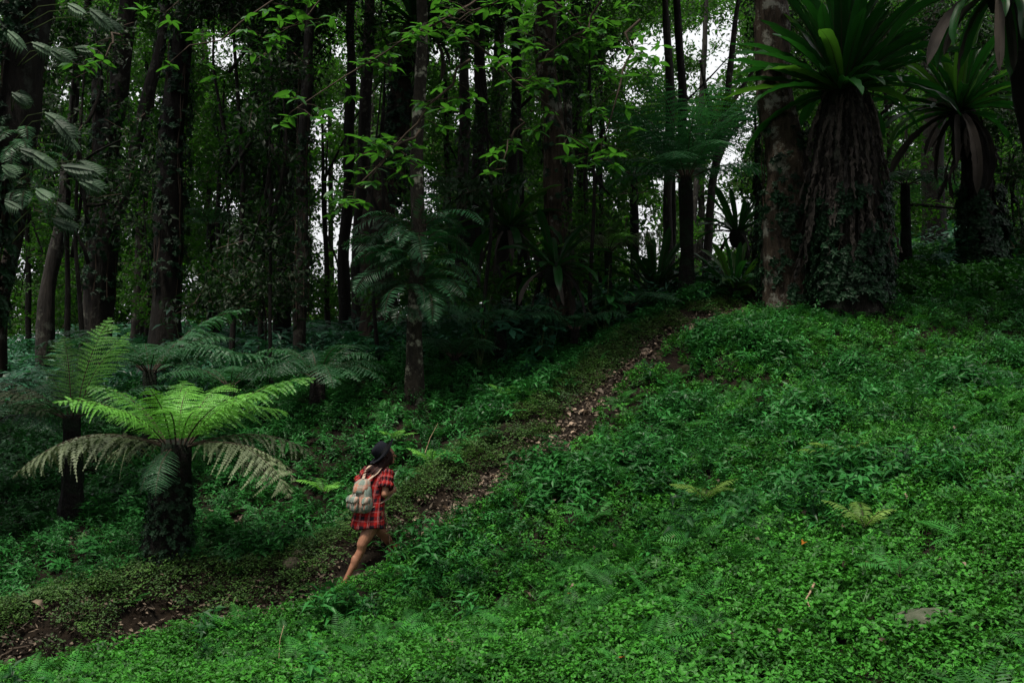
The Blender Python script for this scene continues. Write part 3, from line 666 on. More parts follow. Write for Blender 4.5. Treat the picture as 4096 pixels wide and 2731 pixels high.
leafy('leafy understorey tree just right of the smooth brown trunk', 590, 19.5, 40, [(590, 60, 30, 40, 0, .6), (600, 140, 28, 45, 0, .7), (585, 215, 30, 35, 0, .8), (615, 200, 25, 35, 0, .7)], BR, 4)
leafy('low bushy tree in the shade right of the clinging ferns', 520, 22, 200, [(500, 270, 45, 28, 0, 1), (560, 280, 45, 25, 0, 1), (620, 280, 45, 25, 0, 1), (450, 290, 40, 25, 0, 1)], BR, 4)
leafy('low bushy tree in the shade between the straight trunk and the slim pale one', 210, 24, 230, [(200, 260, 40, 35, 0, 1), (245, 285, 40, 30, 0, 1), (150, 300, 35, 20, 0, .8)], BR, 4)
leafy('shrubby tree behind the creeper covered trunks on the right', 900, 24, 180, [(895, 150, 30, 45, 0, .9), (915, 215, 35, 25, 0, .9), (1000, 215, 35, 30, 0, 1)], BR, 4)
# the far wood as one mass
q = []
n = 38000
px = rng.uniform(-120, 1140, n); Y = rng.uniform(42, 75, n); py = 335 - 345 * rng.random(n) ** .9
q = np.stack([(px - 512) / F * Y, Y, (341 - py) / F * Y], 1)
q = q[vnoise(q[:, 0], q[:, 2], 1.3, 5) > .22]; q = gap_keep(q, .90)
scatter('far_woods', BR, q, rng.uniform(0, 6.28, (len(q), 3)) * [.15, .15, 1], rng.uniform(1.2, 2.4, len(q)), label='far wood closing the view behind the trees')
# unseen trees added behind and beside the camera to shade the clearing
for k, (x, y, hh, r_) in enumerate([(-13, 4, 10, 4), (-12, 13, 11, 4.2), (9.5, 3, 10, 3.6), (11, 13.5, 12, 3.0), (5, -3, 11, 3.5), (-4, -3, 11, 3.5), (-7, -9, 11, 4), (6, -10, 12, 4), (0, -16, 12, 5)]):
    g = h1(x, y); root = empty('tree', (x, y, g), 'unseen tall tree added beside or behind the viewer to shade the clearing', 'tree', 'unseen trees added to shade the clearing')
    V, f = tube([(0, 0, -.2), (.2, .1, hh * .5), (0, 0, hh)], [.35, .28, .15], 14, .06, flare=.3); link('trunk', mesh('trunk', V, f, M['bark_dark'], smooth=True), root)
    crown(root, [((x + random.uniform(-1.5, 1.5), y + random.uniform(-1.5, 1.5), g + hh + j * 1.5 - 2), (r_, r_, r_ * .6), 500) for j in range(3)], DK, (1.6, 2.6), gaps=False)
# ------------------------------------------------------------------ fronds
def frond_template(npin=22, teeth=9, width=.42, bare=.12, tipw=.12, sweep=.35, simple=False, pwid=.44):
    """flat frond: s along the stalk 0..1, t sideways (in frond lengths), n upward"""
    V = []; Fc = []; 
    for i in range(npin):
        s0 = bare + (1 - bare) * (i + .5) / npin; u = (s0 - bare) / (1 - bare)
        pl = width * .5 * max(tipw * (1 - u) + .02, math.sin(math.pi * min(1, .22 + .78 * u) ** 1.25) ** .8)
        ds = (1 - bare) / npin
        for sg in (-1, 1):
            b = len(V)
            if simple:
                w = ds * pwid
                for (a, c) in ((0, 0), (.35, w), (.35, -w), (.75, w * .7), (.75, -w * .7), (1, 0)):
                    V.append((s0 + a * pl * sweep + c, sg * a * pl, -.06 * a * a * pl))
                Fc += [(b, b + 1, b + 2), (b + 1, b + 3, b + 4, b + 2), (b + 3, b + 5, b + 4)]
                continue
            # pinna axis with toothed pinnules
            for k in range(teeth):
                a0 = k / teeth; a1 = (k + 1) / teeth; w = ds * .56 * (1 - a0 ** 2 * .8) 
                A0 = (s0 + a0 * pl * sweep, sg * a0 * pl); A1 = (s0 + a1 * pl * sweep, sg * a1 * pl)
                b = len(V); dn = -.10 * a0 * a0 * pl
                V += [(A0[0], A0[1], dn), (A1[0], A1[1], -.10 * a1 * a1 * pl), ((A0[0] + A1[0]) / 2 + w + .004, (A0[1] * .4 + A1[1] * .6) + sg * .2 * w, dn - .12 * w), ((A0[0] + A1[0]) / 2 - w + .004, (A0[1] * .4 + A1[1] * .6) + sg * .2 * w, dn - .12 * w)]
                Fc += [(b, b + 1, b + 2), (b, b + 3, b + 1)]
    return np.array(V), Fc
def curve_fn(L, el, bend, pw=1.3, side=0):
    s = np.linspace(0, 1.08, 60); th = R(el) - R(bend) * s ** pw; ps = side * s ** 1.5
    ds = L / 55.6
    x = np.r_[0, np.cumsum(np.cos(th[:-1]) * np.cos(ps[:-1]))] * (L * 1.08 / 59); y = np.r_[0, np.cumsum(np.cos(th[:-1]) * np.sin(ps[:-1]))] * (L * 1.08 / 59)
    z = np.r_[0, np.cumsum(np.sin(th[:-1]))] * (L * 1.08 / 59)
    return s, x, y, z, th, ps
def bend_mesh(T_, L, el, bend, pw=1.3, side=0, twist=0, lat=0):
    V = T_; s, x, y, z, th, ps = curve_fn(L, el, bend, pw, side)
    ss = np.clip(V[:, 0], 0, 1.08); I = lambda a: np.interp(ss, s, a)
    thv, psv = I(th), I(ps); c = np.stack([I(x), I(y), I(z)], 1)
    sidev = np.stack([-np.sin(psv), np.cos(psv), 0 * psv], 1)
    nrm = np.stack([-np.sin(thv) * np.cos(psv), -np.sin(thv) * np.sin(psv), np.cos(thv)], 1)
    tw = twist * ss; t = V[:, 1:2]; nn = V[:, 2:3] - lat * t * t / .2
    a = sidev * np.cos(tw)[:, None] + nrm * np.sin(tw)[:, None]; b = nrm * np.cos(tw)[:, None] - sidev * np.sin(tw)[:, None]
    return c + L * (t * a + nn * b)
FT = {'bi': frond_template(24, 14, .50), 'simple': frond_template(30, 1, .38, .06, simple=True, sweep=.5, pwid=.27), 'wide': frond_template(26, 1, .42, .1, simple=True, sweep=.3)}
def stalk(L, el, bend, pw, side, r=.012):
    s, x, y, z, th, ps = curve_fn(L, el, bend, pw, side); i = np.arange(0, 56, 5)
    return tube_simple(np.stack([x, y, z], 1)[i] - np.array([0, 0, .006]), r * (1 - .85 * s[i]))
def tube_simple(C, r, n=5):
    V = []; D = np.gradient(C, axis=0)
    for i in range(len(C)):
        d, sx, u = frame(D[i]); 
        for k in range(n): a = k * 2 * math.pi / n; V.append(C[i] + r[i] * (sx * math.cos(a) + u * math.sin(a)))
    return np.array(V), grid_faces(len(C), n, True)
def add_frond(parent, loc, az, L, el, bend, kind='bi', mat='tfern', pw=1.3, side=0, twist=0, lat=.15, r=.012, name='frond', stm='twig', roll=0):
    T_ = FT[kind][0].copy(); per = {'bi': 14 * 4, 'simple': 6, 'wide': 6}[kind]; npn = len(T_) // per; old = mat == 'tfern_old'
    dz = np.repeat(rng.normal(0, .22 if old else .10, npn), per); dsl = np.repeat(rng.normal(0, .22 if old else .09, npn), per); k_ = np.repeat(np.clip(rng.normal(.97, .14 if old else .06, npn), .3, 1.15), per)
    at_ = np.abs(T_[:, 1]); T_[:, 0] += at_ * dsl; T_[:, 1] *= k_ * (.8 if old else 1); T_[:, 2] += at_ * (dz - (.35 if old else .1)) + rng.normal(0, .002, len(T_))
    V = bend_mesh(T_, L, el, bend, pw, side, twist, lat)
    o = link(name, mesh(name, V, FT[kind][1], M[mat]), parent); o.location = Vector([float(q) for q in loc]); o.rotation_euler = (roll, 0, az)
    V, f = stalk(L, el, bend, pw, side, r)
    link('stalk', mesh('stalk', V, f, M[stm], smooth=True), o)
    return o
def strap_template(ns=15, nt=4, width=.14):
    V = []; 
    for i in range(ns):
        s = i / (ns - 1); w = width * .5 * (.28 + .72 * math.sin(math.pi * min(1, .12 + s * .62) ) ) * (1 - max(0, (s - .8) / .2) ** 2 * .93)
        for j in range(nt + 1):
            t = (j / nt * 2 - 1); V.append((s, t * w, abs(t) * w * .35 + .10 * w * math.sin(s * 38 + (t > 0) * 1.3) * abs(t)))
    return np.array(V), grid_faces(ns, nt + 1)
ST = strap_template()
def add_strap(parent, loc, az, L, el, bend, mat, pw=1.4, side=0, twist=0, width=1.0, name='frond', lobed=0):
    T_ = ST[0].copy(); T_[:, 1] *= width; T_[:, 2] += rng.normal(0, .004, len(T_))
    V = bend_mesh(T_, L, el, bend, pw, side, twist)
    o = link(name, mesh(name, V, ST[1], M[mat], smooth=True), parent); o.location = Vector([float(q) for q in loc]); o.rotation_euler = (0, 0, az)
    V, f = stalk(L, el, bend, pw, side, .010); link('midrib', mesh('midrib', V, f, M['twig'] if 'dead' not in mat else M['dead_frond'], smooth=True), o)
    return o
def nest_fern(label, px, py, Y, L, n, width=1.0, mats=('nest',), dead=0, el=(15, 80), bend=(20, 75), deadL=None):
    c = P(px, py, Y); root = empty('nest_fern', c, label, 'fern')
    for i in range(n):
        az = i * 2.399 + random.uniform(-.25, .25); u = (i + .5) / n
        e = el[0] + (el[1] - el[0]) * u
        add_strap(root, (.09 * math.cos(az), .09 * math.sin(az), .03 * u), az, L * random.uniform(.72, 1.08), e + random.uniform(-7, 7), random.uniform(*bend) * (1.15 - .6 * u), random.choice(mats), side=random.uniform(-.3, .3), twist=random.uniform(-.6, .6), width=width * random.uniform(.85, 1.1))
    for i in range(dead):
        az = i * 2.399; add_strap(root, (.12 * math.cos(az), .12 * math.sin(az), -.05), az, (deadL or L) * random.uniform(.6, 1.1), random.uniform(-35, 5), random.uniform(60, 90), 'dead_frond', .6, random.uniform(-.4, .4), random.uniform(-1.5, 1.5), .7, 'dead_frond')
    core = MB()
    V, f = tube([(0, 0, -.35), (0, 0, -.1), (0, 0, .12)], [.14, .22, .08], 12, .2); link('root_ball', mesh('root_ball', V, f, M['fern_trunk'], smooth=True), root)
    return root
def tree_fern(label, px, py, Y, fr, wpx=13, mat='dfern', base=None, kind='bi', r=.012, nm='tree_fern', ground=True, stub=True, trunk_top=1.0):
    c = P(px, py, Y); bx, by = (c[0], c[1]) if base is None else (base[0], base[1])
    g = h1(bx, by) - .08; root = empty(nm, (bx, by, g), label, 'fern')
    o = c - np.array([bx, by, g]); R0 = wpx / F * Y / 2
    if stub:
        V, f = tube([(0, 0, 0), o * .4 + [.02, 0, 0], o * .8, o + [0, 0, .05]], [R0 * 1.5, R0 * 1.05, R0, R0 * .9 * trunk_top], 16, .22, 8, .2); link('trunk', mesh('trunk', V, f, M['fern_trunk'], smooth=True), root)
    for q in fr:
        az, L, el, bd = q[:4]; m = q[4] if len(q) > 4 else mat
        add_frond(root, o + np.array([math.cos(R(az)), math.sin(R(az)), 0]) * R0 * .6, R(az), L, el, bd, kind, m, r=r, side=random.uniform(-.25, .25), twist=random.uniform(-.25, .25))
    return root, o

def ring(n, L, el, bd, j=12, off=0, mat=None):
    out = []
    for i in range(n):
        t = (off + i * 360 / n + random.uniform(-j, j), L * random.uniform(.8, 1.1), el + random.uniform(-9, 9), bd + random.uniform(-12, 12))
        out.append(t + ((mat,) if mat else ()))
    return out
# the foreground tree fern; azimuth 0 = picture right, 90 = away
fr = [(4, 1.75, 40, 50), (33, 1.35, 50, 60), (70, 1.3, 58, 60), (112, 1.25, 56, 60), (148, 1.3, 56, 60), (172, 1.3, 60, 62), (200, 1.3, 42, 60), (-28, 1.35, 42, 60), (-55, 1.1, 60, 62), (-98, 1.0, 68, 62), (-132, 1.1, 58, 62), (18, 1.15, 62, 62), (186, 1.1, 66, 60), (95, 1.1, 72, 60), (30, 1.1, 70, 66), (-75, .95, 66, 70), (55, 1.0, 66, 60), (-12, 1.2, 55, 58)]
fr = [(a + random.uniform(-9, 9), L_ * random.uniform(.82, 1.12), e + random.uniform(-9, 10), b_ + random.uniform(-10, 16)) for a, L_, e, b_ in fr]
fr += [(-6, 1.5, 14, 70, 'tfern_old'), (-24, 1.8, 16, 78, 'tfern_old'), (184, 1.75, 22, 70, 'tfern_old'), (200, 1.8, 22, 75, 'tfern_old'), (168, 1.6, 18, 50, 'tfern_old'), (12, 1.6, 20, 60, 'tfern_old'), (140, 1.5, 10, 50, 'tfern_old'), (60, 1.5, 10, 50, 'dfern'), (100, 1.5, 10, 50, 'dfern'), (-92, .8, -10, 70, 'dfern'), (-112, .7, -20, 60, 'dfern')]
c = P(165, 562, 12.0)
tf, tfo = tree_fern('short tree fern with bright green crown and grey older fronds beside the path', 177, 446, 11.9, fr, 33, 'tfern', base=(c[0], c[1]), r=.013)
# root mass and vine leaves on its trunk
n = 520; a = rng.uniform(0, 6.28, n); t = rng.random(n) ** 1.3 * .8; rr = .20 + .09 * (1 - t) + rng.normal(0, .02, n)
scatter('creeper', 'vine_leaf', np.stack([tfo[0] * t + rr * np.cos(a), tfo[1] * t + rr * np.sin(a), tfo[2] * t * .95], 1), np.stack([rng.uniform(.6, 1.6, n), 0 * a, a + 1.57], 1), rng.uniform(.3, .6, n), tf)
tree_fern('tree fern with an upright sunlit frond behind the bright foreground one', 72, 418, 14.0, [(70, 1.6, 78, 30, 'tfern'), (40, 1.45, 76, 40, 'tfern'), (120, 1.3, 80, 35, 'tfern'), (110, 1.3, 75, 45), (160, 1.5, 40, 50, 'tfern_old'), (185, 1.7, 35, 50, 'tfern_old'), (20, 1.4, 40, 50), (-10, 1.2, 35, 60), (215, 1.4, 30, 50, 'tfern_old'), (-60, 1.1, 40, 70), (250, 1.1, 40, 60), (140, 1.3, 60, 60)], 18)  # sunlight on the upright fronds is put in as a brighter green
tree_fern('dark fern with tall arching fronds left behind the foreground tree fern', 150, 372, 16.0, ring(13, 1.75, 46, 72) + [(20, 1.9, 60, 60), (160, 1.9, 50, 70), (10, 2.0, 25, 45)], 14)
gy_ = h1(P(318, 0, 17)[0], 17) + .55
tree_fern('dark fern with fronds arching over at the feet of the slim pale trunk', 318, 341 - gy_ / 17 * F, 17, ring(13, 1.45, 35, 85) + ring(7, 1.3, 55, 90), 14)
tree_fern('dark fern fronds cut off by the left picture edge', -22, 430, 13.5, ring(9, 1.4, 40, 85), 14)
tree_fern('low dark fern left of the lichen trunk', 230, 385, 18.5, ring(9, 1.5, 40, 75), 12)
tree_fern('low dark fern right of the lichen trunk', 500, 325, 19, ring(9, 1.4, 40, 80), 12)
tree_fern('wide spreading tree fern in front of the sky gap', 686, 178, 20.5, [(az + random.uniform(-8, 8), random.uniform(2.1, 2.7), random.uniform(54, 76), random.uniform(55, 80)) for az in range(0, 360, 22)] + ring(9, 2.1, 30, 55, off=10), 13, 'frond_open')
tree_fern('black palm like stump fern in the deep shade left of centre', 211, 226, 24.9, ring(12, 1.1, 45, 70), 9)
tree_fern('slender small tree fern left of the spreading one', 634, 176, 24, ring(12, 1.5, 35, 65), 8, 'frond_open')
tree_fern('fern with pale drooping fronds at the forest edge', 608, 252, 20.5, ring(8, 1.3, 45, 80, mat='tfern_old') + ring(5, 1.2, 35, 60, mat='tfern'), 8)
tree_fern('dark tree fern behind the close pair of trunks', 470, 195, 24, ring(11, 1.7, 35, 70), 9)
tree_fern('dark tree fern in shade between the two nest fern trees', 905, 185, 23, ring(12, 1.9, 30, 70), 9)
# ferns clothing the lichen trunk
root = empty('clinging_fern', P(417, 256, 16.75), 'clump of long drooping ferns clinging to the lichen trunk', 'fern')
for i in range(120):
    az = i * 2.399; zz = random.uniform(-1.15, .6); L = random.uniform(.55, 1.15) * (1.2 if zz > -.7 else .8)
    add_frond(root, (.12 * math.cos(az), .12 * math.sin(az), zz), az, L, random.uniform(10, 60), random.uniform(70, 125), 'simple', 'cfern', side=random.uniform(-.5, .5), twist=random.uniform(-.9, .9), r=.006)
for a_ in [('low arching fern in the shade below the close pair of trunks', 455, 18.2, .35), ('low arching fern at the foot of the smooth brown trunk', 575, 18.8, .4), ('low arching fern between the shrubs under the spreading tree fern', 630, 19.6, .4), ('low fern near the path end left of the big rough trunk', 755, 20.5, .35), ('low dark fern far left under the leaning grey trunk', 60, 19, .5)]:
    g_ = h1(P(a_[1], 0, a_[2])[0], a_[2]) + a_[3]; tree_fern(a_[0], a_[1], 341 - g_ / a_[2] * F, a_[2], ring(10, 1.1, 45, 80), 8)
# nest ferns
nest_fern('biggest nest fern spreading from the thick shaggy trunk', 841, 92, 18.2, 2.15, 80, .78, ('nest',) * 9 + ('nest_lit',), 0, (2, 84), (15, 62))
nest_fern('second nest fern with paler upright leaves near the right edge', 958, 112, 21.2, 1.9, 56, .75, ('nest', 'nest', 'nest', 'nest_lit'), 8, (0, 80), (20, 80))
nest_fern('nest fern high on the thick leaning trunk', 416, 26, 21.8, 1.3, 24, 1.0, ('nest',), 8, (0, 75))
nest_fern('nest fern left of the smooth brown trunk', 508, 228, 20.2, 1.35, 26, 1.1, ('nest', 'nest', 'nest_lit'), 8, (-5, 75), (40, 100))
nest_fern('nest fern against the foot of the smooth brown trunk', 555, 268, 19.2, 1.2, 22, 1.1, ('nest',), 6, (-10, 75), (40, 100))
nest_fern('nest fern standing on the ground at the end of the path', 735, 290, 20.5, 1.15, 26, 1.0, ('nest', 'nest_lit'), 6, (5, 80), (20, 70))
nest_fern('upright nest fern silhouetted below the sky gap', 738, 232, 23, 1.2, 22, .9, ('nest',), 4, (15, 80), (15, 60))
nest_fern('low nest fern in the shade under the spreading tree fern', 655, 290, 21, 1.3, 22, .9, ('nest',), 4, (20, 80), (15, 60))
nest_fern('nest fern hanging in the upper right corner', 1000, -12, 15.5, 1.7, 26, .9, ('nest',), 8, (-30, 60), (40, 90))
# dead fronds cloaking the thick trunk (the shaggy skirt)
sk = T['nest']; base = np.array(sk.location)
for i in range(280):
    az = random.uniform(0, 6.28); py_ = random.uniform(86, 225); zz = P(0, py_, 18.4)[2] - base[2]; r0 = float(np.interp(py_, [86, 150, 210], [.36, .53, .57]))
    L = random.uniform(.6, 1.15)
    V = bend_mesh(ST[0] * [1, .4, 1] + rng.normal(0, .010, ST[0].shape), L, random.uniform(-80, -55), random.uniform(15, 32), .5, random.uniform(-.15, .15), random.uniform(-1.2, 1.2))
    V = V + rng.normal(0, .012, V.shape)
    o = link('dead_frond', mesh('dead_frond', V, ST[1], M['dead_frond']), sk); o.location = (P(845, 0, 18.4)[0] - base[0] + r0 * math.cos(az), 18.4 - base[1] + r0 * math.sin(az), zz); o.rotation_euler = (0, 0, az)
for i in range(40):
    az = random.uniform(0, 6.28); b2 = np.array(T['nest2'].location); zz = P(0, random.uniform(112, 165), 21.5)[2] - b2[2]
    V = bend_mesh(ST[0] * [1, .8, 1] + rng.normal(0, .006, ST[0].shape), random.uniform(.5, 1.1), random.uniform(-75, -30), random.uniform(20, 55), .5, random.uniform(-.2, .2), random.uniform(-1.2, 1.2))
    o = link('dead_frond', mesh('dead_frond', V, ST[1], M['dead_frond']), T['nest2']); o.location = (P(968, 0, 21.5)[0] - b2[0] + .22 * math.cos(az), 21.5 - b2[1] + .22 * math.sin(az), zz); o.rotation_euler = (0, 0, az)
# vines on the lower trunks
def vine(label, px0, py0, px1, py1, Y, r0, r1, n, sp='vine_leaf', sc=(1.0, 1.9), front=True):
    a0 = P(px0, py0, Y); b0 = P(px1, py1, Y); root = empty('creeper', b0, label, 'creeper')
    t = rng.random(n); a = rng.uniform(0, 6.28, n); rr = (r1 + (r0 - r1) * t) * rng.uniform(1.0, 1.2, n)
    k_ = vnoise(a * 1.6, t * 5 + px0, 1, 13) + .35 * (1 - t) > .42; t, a, rr = t[k_], a[k_], rr[k_]; n = len(t)
    c = (b0 + (a0 - b0) * t[:, None]) - b0; c[:, 0] += rr * np.cos(a); c[:, 1] += rr * np.sin(a)
    o = scatter('foliage', sp, c, np.stack([rng.uniform(.7, 1.9, n), 0 * a, a + 1.57], 1), rng.uniform(*sc, n), root)
    mb = MB()
    for k in range(7):
        z0 = 0; az = k * .9; prev = None
        for t_ in np.linspace(0, 1, 12):
            q = (a0 - b0) * t_; rad = (r1 + (r0 - r1) * t_) * 1.03; az += random.uniform(-.25, .25)
            q = q + [rad * math.cos(az), rad * math.sin(az), 0]
            if prev is not None: stem(mb, prev, q, .012)
            prev = q
    link('stem', mb.me('stem', M['twig']), root)
vine('dark ivy like creeper thick on the lower part of the thick trunk', 850, 190, 850, 302, 18.4, .56, .62, 1500, sc=(.7, 1.3))
vine('sparse creeper patches on the big rough barked trunk', 782, 130, 792, 305, 19.4, .40, .50, 420, sc=(.8, 1.5))
vine('creeper around the foot of the crooked dark trunk', 980, 190, 982, 282, 21.5, .30, .40, 500)
vine('creeper climbing the fluted grey trunk', 110, 20, 99, 300, 24, .20, .38, 420, sc=(.7, 1.3))
vine('creeper climbing the straight dark trunk', 181, 20, 167, 295, 23, .22, .34, 380, sc=(.7, 1.3))
vine('creeper climbing the thick leaning trunk', 412, 40, 379, 265, 22.5, .24, .40, 520, sc=(.7, 1.4))
vine('creeper climbing the slim pale trunk', 305, 60, 301, 320, 21, .12, .15, 160, sc=(.5, 1.0))
vine('creeper climbing the smooth brown trunk', 551, 40, 560, 300, 20.3, .22, .28, 170, sc=(.6, 1.1))
vine('creeper foliage on the edge trunk below the lobed leaves', 20, 0, -20, 330, 13, .27, .22, 700, sc=(.6, 1.2))
# climbers with big lobed leaves
def lobed_template(n=7):
    V = []; Fc = []
    for i in range(n):
        s0 = .08 + .84 * i / n; pl = .36 * math.sin(math.pi * (.2 + .72 * i / n)) ** .7; w = .84 / n * .46
        for sg in (-1, 1):
            b = len(V)
            for a, c, z in ((0, -w, 0), (0, w, 0), (.55, w * 1.1, .02), (.55, -w * .8, .02), (1, w * 1.5 , -.05)):
                V.append((s0 + a * pl * .55 + c, sg * a * pl, z - abs(c) * 1.0))
            Fc += [(b, b + 3, b + 2, b + 1), (b + 3, b + 4, b + 2)]
    b = len(V); V += [(0, -.03, 0), (0, .03, 0), (.5, .05, .01), (.5, -.05, .01), (1.08, 0, 0)]; Fc += [(b, b + 1, b + 2, b + 3), (b + 3, b + 2, b + 4)]
    return np.array(V), Fc
FT['lobed'] = lobed_template()
root = empty('climbing_plant', P(10, 330, 12.6), 'climber with big glossy lobed leaves hanging from the left edge trunk', 'climbing plant')
b0 = np.array(root.location)
CL = [(8, 30, 12, -5), (68, 3, 11.8, -25), (90, 8, 11.8, -30), (100, 15, 11.9, -35), (32, 42, 12.2, -30), (50, 48, 12.2, -40), (75, 47, 12.3, -20), (12, 92, 12, -10), (20, 90, 12, 170), (45, 112, 12, -30), (55, 118, 12, -40), (60, 133, 12.1, -20), (20, 148, 12, -20), (30, 150, 12, -35), (62, 165, 12, -30), (78, 178, 12, -30), (36, 188, 12, -50), (58, 202, 12, -30), (52, 218, 12, -20), (5, 200, 12, -90), (2, 165, 12, -70), (80, 160, 12.2, -40)]
for i, (px, py, Y, az) in enumerate(CL):
    L = random.uniform(.26, .42); p = P(px, py, Y) - b0
    V = bend_mesh(FT['lobed'][0], L, random.uniform(-15, 15), random.uniform(20, 60), 1.2, 0, random.uniform(-.4, .4), .3)
    o = link('leaf', mesh('leaf', V, FT['lobed'][1], M['climb']), root); o.location = Vector([float(q) for q in p]); o.rotation_euler = (R(random.uniform(30, 80)), R(random.uniform(0, 35)), R(az * .5 + random.uniform(-15, 15)))
    tr = P(12, py + 25, 12.9) - b0; V, f = tube_simple(np.array([tr, (tr + p) / 2 + [0, 0, .12], p]), np.array([.008, .006, .004])); link('petiole', mesh('petiole', V, f, M['stem_green']), root)
root = empty('hanging_fern', P(18, 165, 12.5), 'curtain of fine drooping ferns under the lobed leaves on the edge trunk', 'fern')
for i in range(22):
    az = R(random.uniform(-120, 60)); add_frond(root, (random.uniform(-.15, .25), 0, random.uniform(-.35, .45)), az, random.uniform(.4, .7), random.uniform(-10, 40), random.uniform(70, 110), 'simple', 'dfern', r=.005)

# ------------------------------------------------------------------ overhanging leafy branches
def leaf_mesh(name, L, W, mat, ns=6, curl=.15):
    V = []
    for i in range(ns + 1):
        s = i / ns; w = W * .5 * math.sin(math.pi * s ** .85) ** .8 if 0 < s < 1 else .001
        for t in (-1, 0, 1): V.append((s * L, t * w, abs(t) * w * .3 - curl * L * s * s + (.05 * W * math.sin(s * 9) * t)))
    return mesh(name, V, grid_faces(ns + 1, 3), mat, smooth=True)
LM = [leaf_mesh('leaf', .125, .05, M['branch_leaf']), leaf_mesh('leaf', .11, .048, M['branch_leaf'], curl=.3), leaf_mesh('leaf', .14, .052, M['branch_leaf'], curl=.05)]
def branch(label, A, B, Y0, Y1, n_tw, group=None, lsc=1.0, sag=.2, leaves=(4, 7)):
    a = P(*A, Y0); b = P(*B, Y1); root = empty('overhanging_branch', a, label, 'branch')
    k = 9; t = np.linspace(0, 1, k)[:, None]; C = (b - a) * t - np.array([0, 0, sag]) * t * t + np.concatenate([[[0, 0, 0]], rng.normal(0, .03, (k - 1, 3))])
    V, f = tube_simple(C, np.linspace(.016, .004, k)); link('stem', mesh('stem', V, f, M['twig'], smooth=True), root)
    for i in range(n_tw):
        u = random.uniform(.12, 1) if i else 1; p0 = np.array([np.interp(u, t[:, 0], C[:, q]) for q in range(3)])
        d = rd(-35, 25); Lt = random.uniform(.12, .42); p1 = p0 + d * Lt
        V, f = tube_simple(np.array([p0, (p0 + p1) / 2 + [0, 0, .02], p1]), np.array([.004, .003, .002])); tw = link('twig', mesh('twig', V, f, M['twig']), root)
        nl = random.randint(*leaves)
        for j in range(nl):
            o = link('leaf', random.choice(LM), tw)
            o.location = Vector(p0 + (p1 - p0) * random.choice((1, 1, .95, .6))); s = random.uniform(.7, 1.25) * lsc; o.scale = (s, s, s)
            o.rotation_euler = (random.uniform(-.5, .5), random.uniform(-.35, .5), j * 6.28 / nl + random.uniform(-.4, .4))
    return root
branch('leafy branch reaching left below the frame top near the straight dark trunk', (330, -30), (175, 45), 9.5, 9.2, 13)
branch('leafy sprig at the frame top between the fluted trunk and the straight one', (200, -40), (165, 0), 9.5, 9.3, 6)
branch('short leafy sprig in front of the fluted trunk', (120, 35), (98, 48), 10.2, 10, 4, lsc=1.2)
branch('long leafy branch crossing in front of the slim pale trunk', (520, -20), (292, 88), 9.6, 9.0, 26)
branch('leafy branch dipping beside the lichen trunk', (470, 60), (365, 165), 9.6, 9.2, 20)
branch('leafy twig dangling in front of the thick leaning trunk', (420, 130), (340, 185), 9.7, 9.2, 12)
branch('dense leafy branch above the close pair of slender trunks', (600, -50), (430, 20), 9.2, 9.4, 24)
branch('bright leafy branch hanging over the brown trunk', (640, -20), (520, 60), 9.2, 9.0, 26)
branch('arching bare stemmed branch with leaves only at its drooping end', (440, 20), (590, 125), 9.5, 9.2, 12)
branch('leafy branch end drooping left of the sky gap', (640, 20), (600, 140), 9.8, 9.4, 26)
branch('small leafy spray in front of the narrow black trunk', (520, 120), (500, 150), 9.5, 9.3, 6)
branch('topmost leafy branch crossing the corner left of the sky gap', (500, -60), (610, 50), 9.0, 9.2, 24)
branch('leafy branch at the frame top over the slim pale trunk', (400, -50), (280, 10), 9.6, 9.2, 18)
# broad leaved shrubs
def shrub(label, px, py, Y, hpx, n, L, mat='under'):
    b = P(px, py, Y); b[2] = h1(b[0], Y); root = empty('broadleaf_shrub', b, label, 'shrub'); hh = (py - hpx) and (P(px, hpx, Y)[2] - b[2])
    lm = leaf_mesh('leaf', L, L * .42, M[mat], curl=.25)
    for k in range(n):
        d = rd(55, 88); top = d * hh * random.uniform(.55, 1.1); V, f = tube_simple(np.array([np.zeros(3), top * .5, top]), np.array([.012, .009, .005])); st = link('stem', mesh('stem', V, f, M['stem_green']), root)
        for j in range(9):
            o = link('leaf', lm, st); o.location = Vector(top * (.45 + .55 * j / 8)); s = random.uniform(.6, 1.1); o.scale = (s, s, s); o.rotation_euler = (0, random.uniform(-.3, .7), j * 2.4 + random.uniform(-.3, .3))
shrub('large leaved shrub at the forest edge right of the smooth brown trunk', 605, 325, 19.2, 268, 7, .3, 'lance')
shrub('broad leaved dark shrub below the nest fern at the brown trunk', 540, 335, 18.8, 300, 5, .28)
shrub('dark broad leaved bush left behind the tall arching ferns', 190, 345, 21, 300, 8, .3)
shrub('small leafy shrub under the nest ferns left of the smooth brown trunk', 480, 335, 18.5, 296, 6, .24, 'lance')
shrub('glossy shrub in front of the low nest fern under the spreading tree fern', 650, 322, 19.5, 290, 6, .26, 'lance')
shrub('leafy shrub beside the nest fern at the path end', 700, 312, 20, 285, 5, .24, 'under')
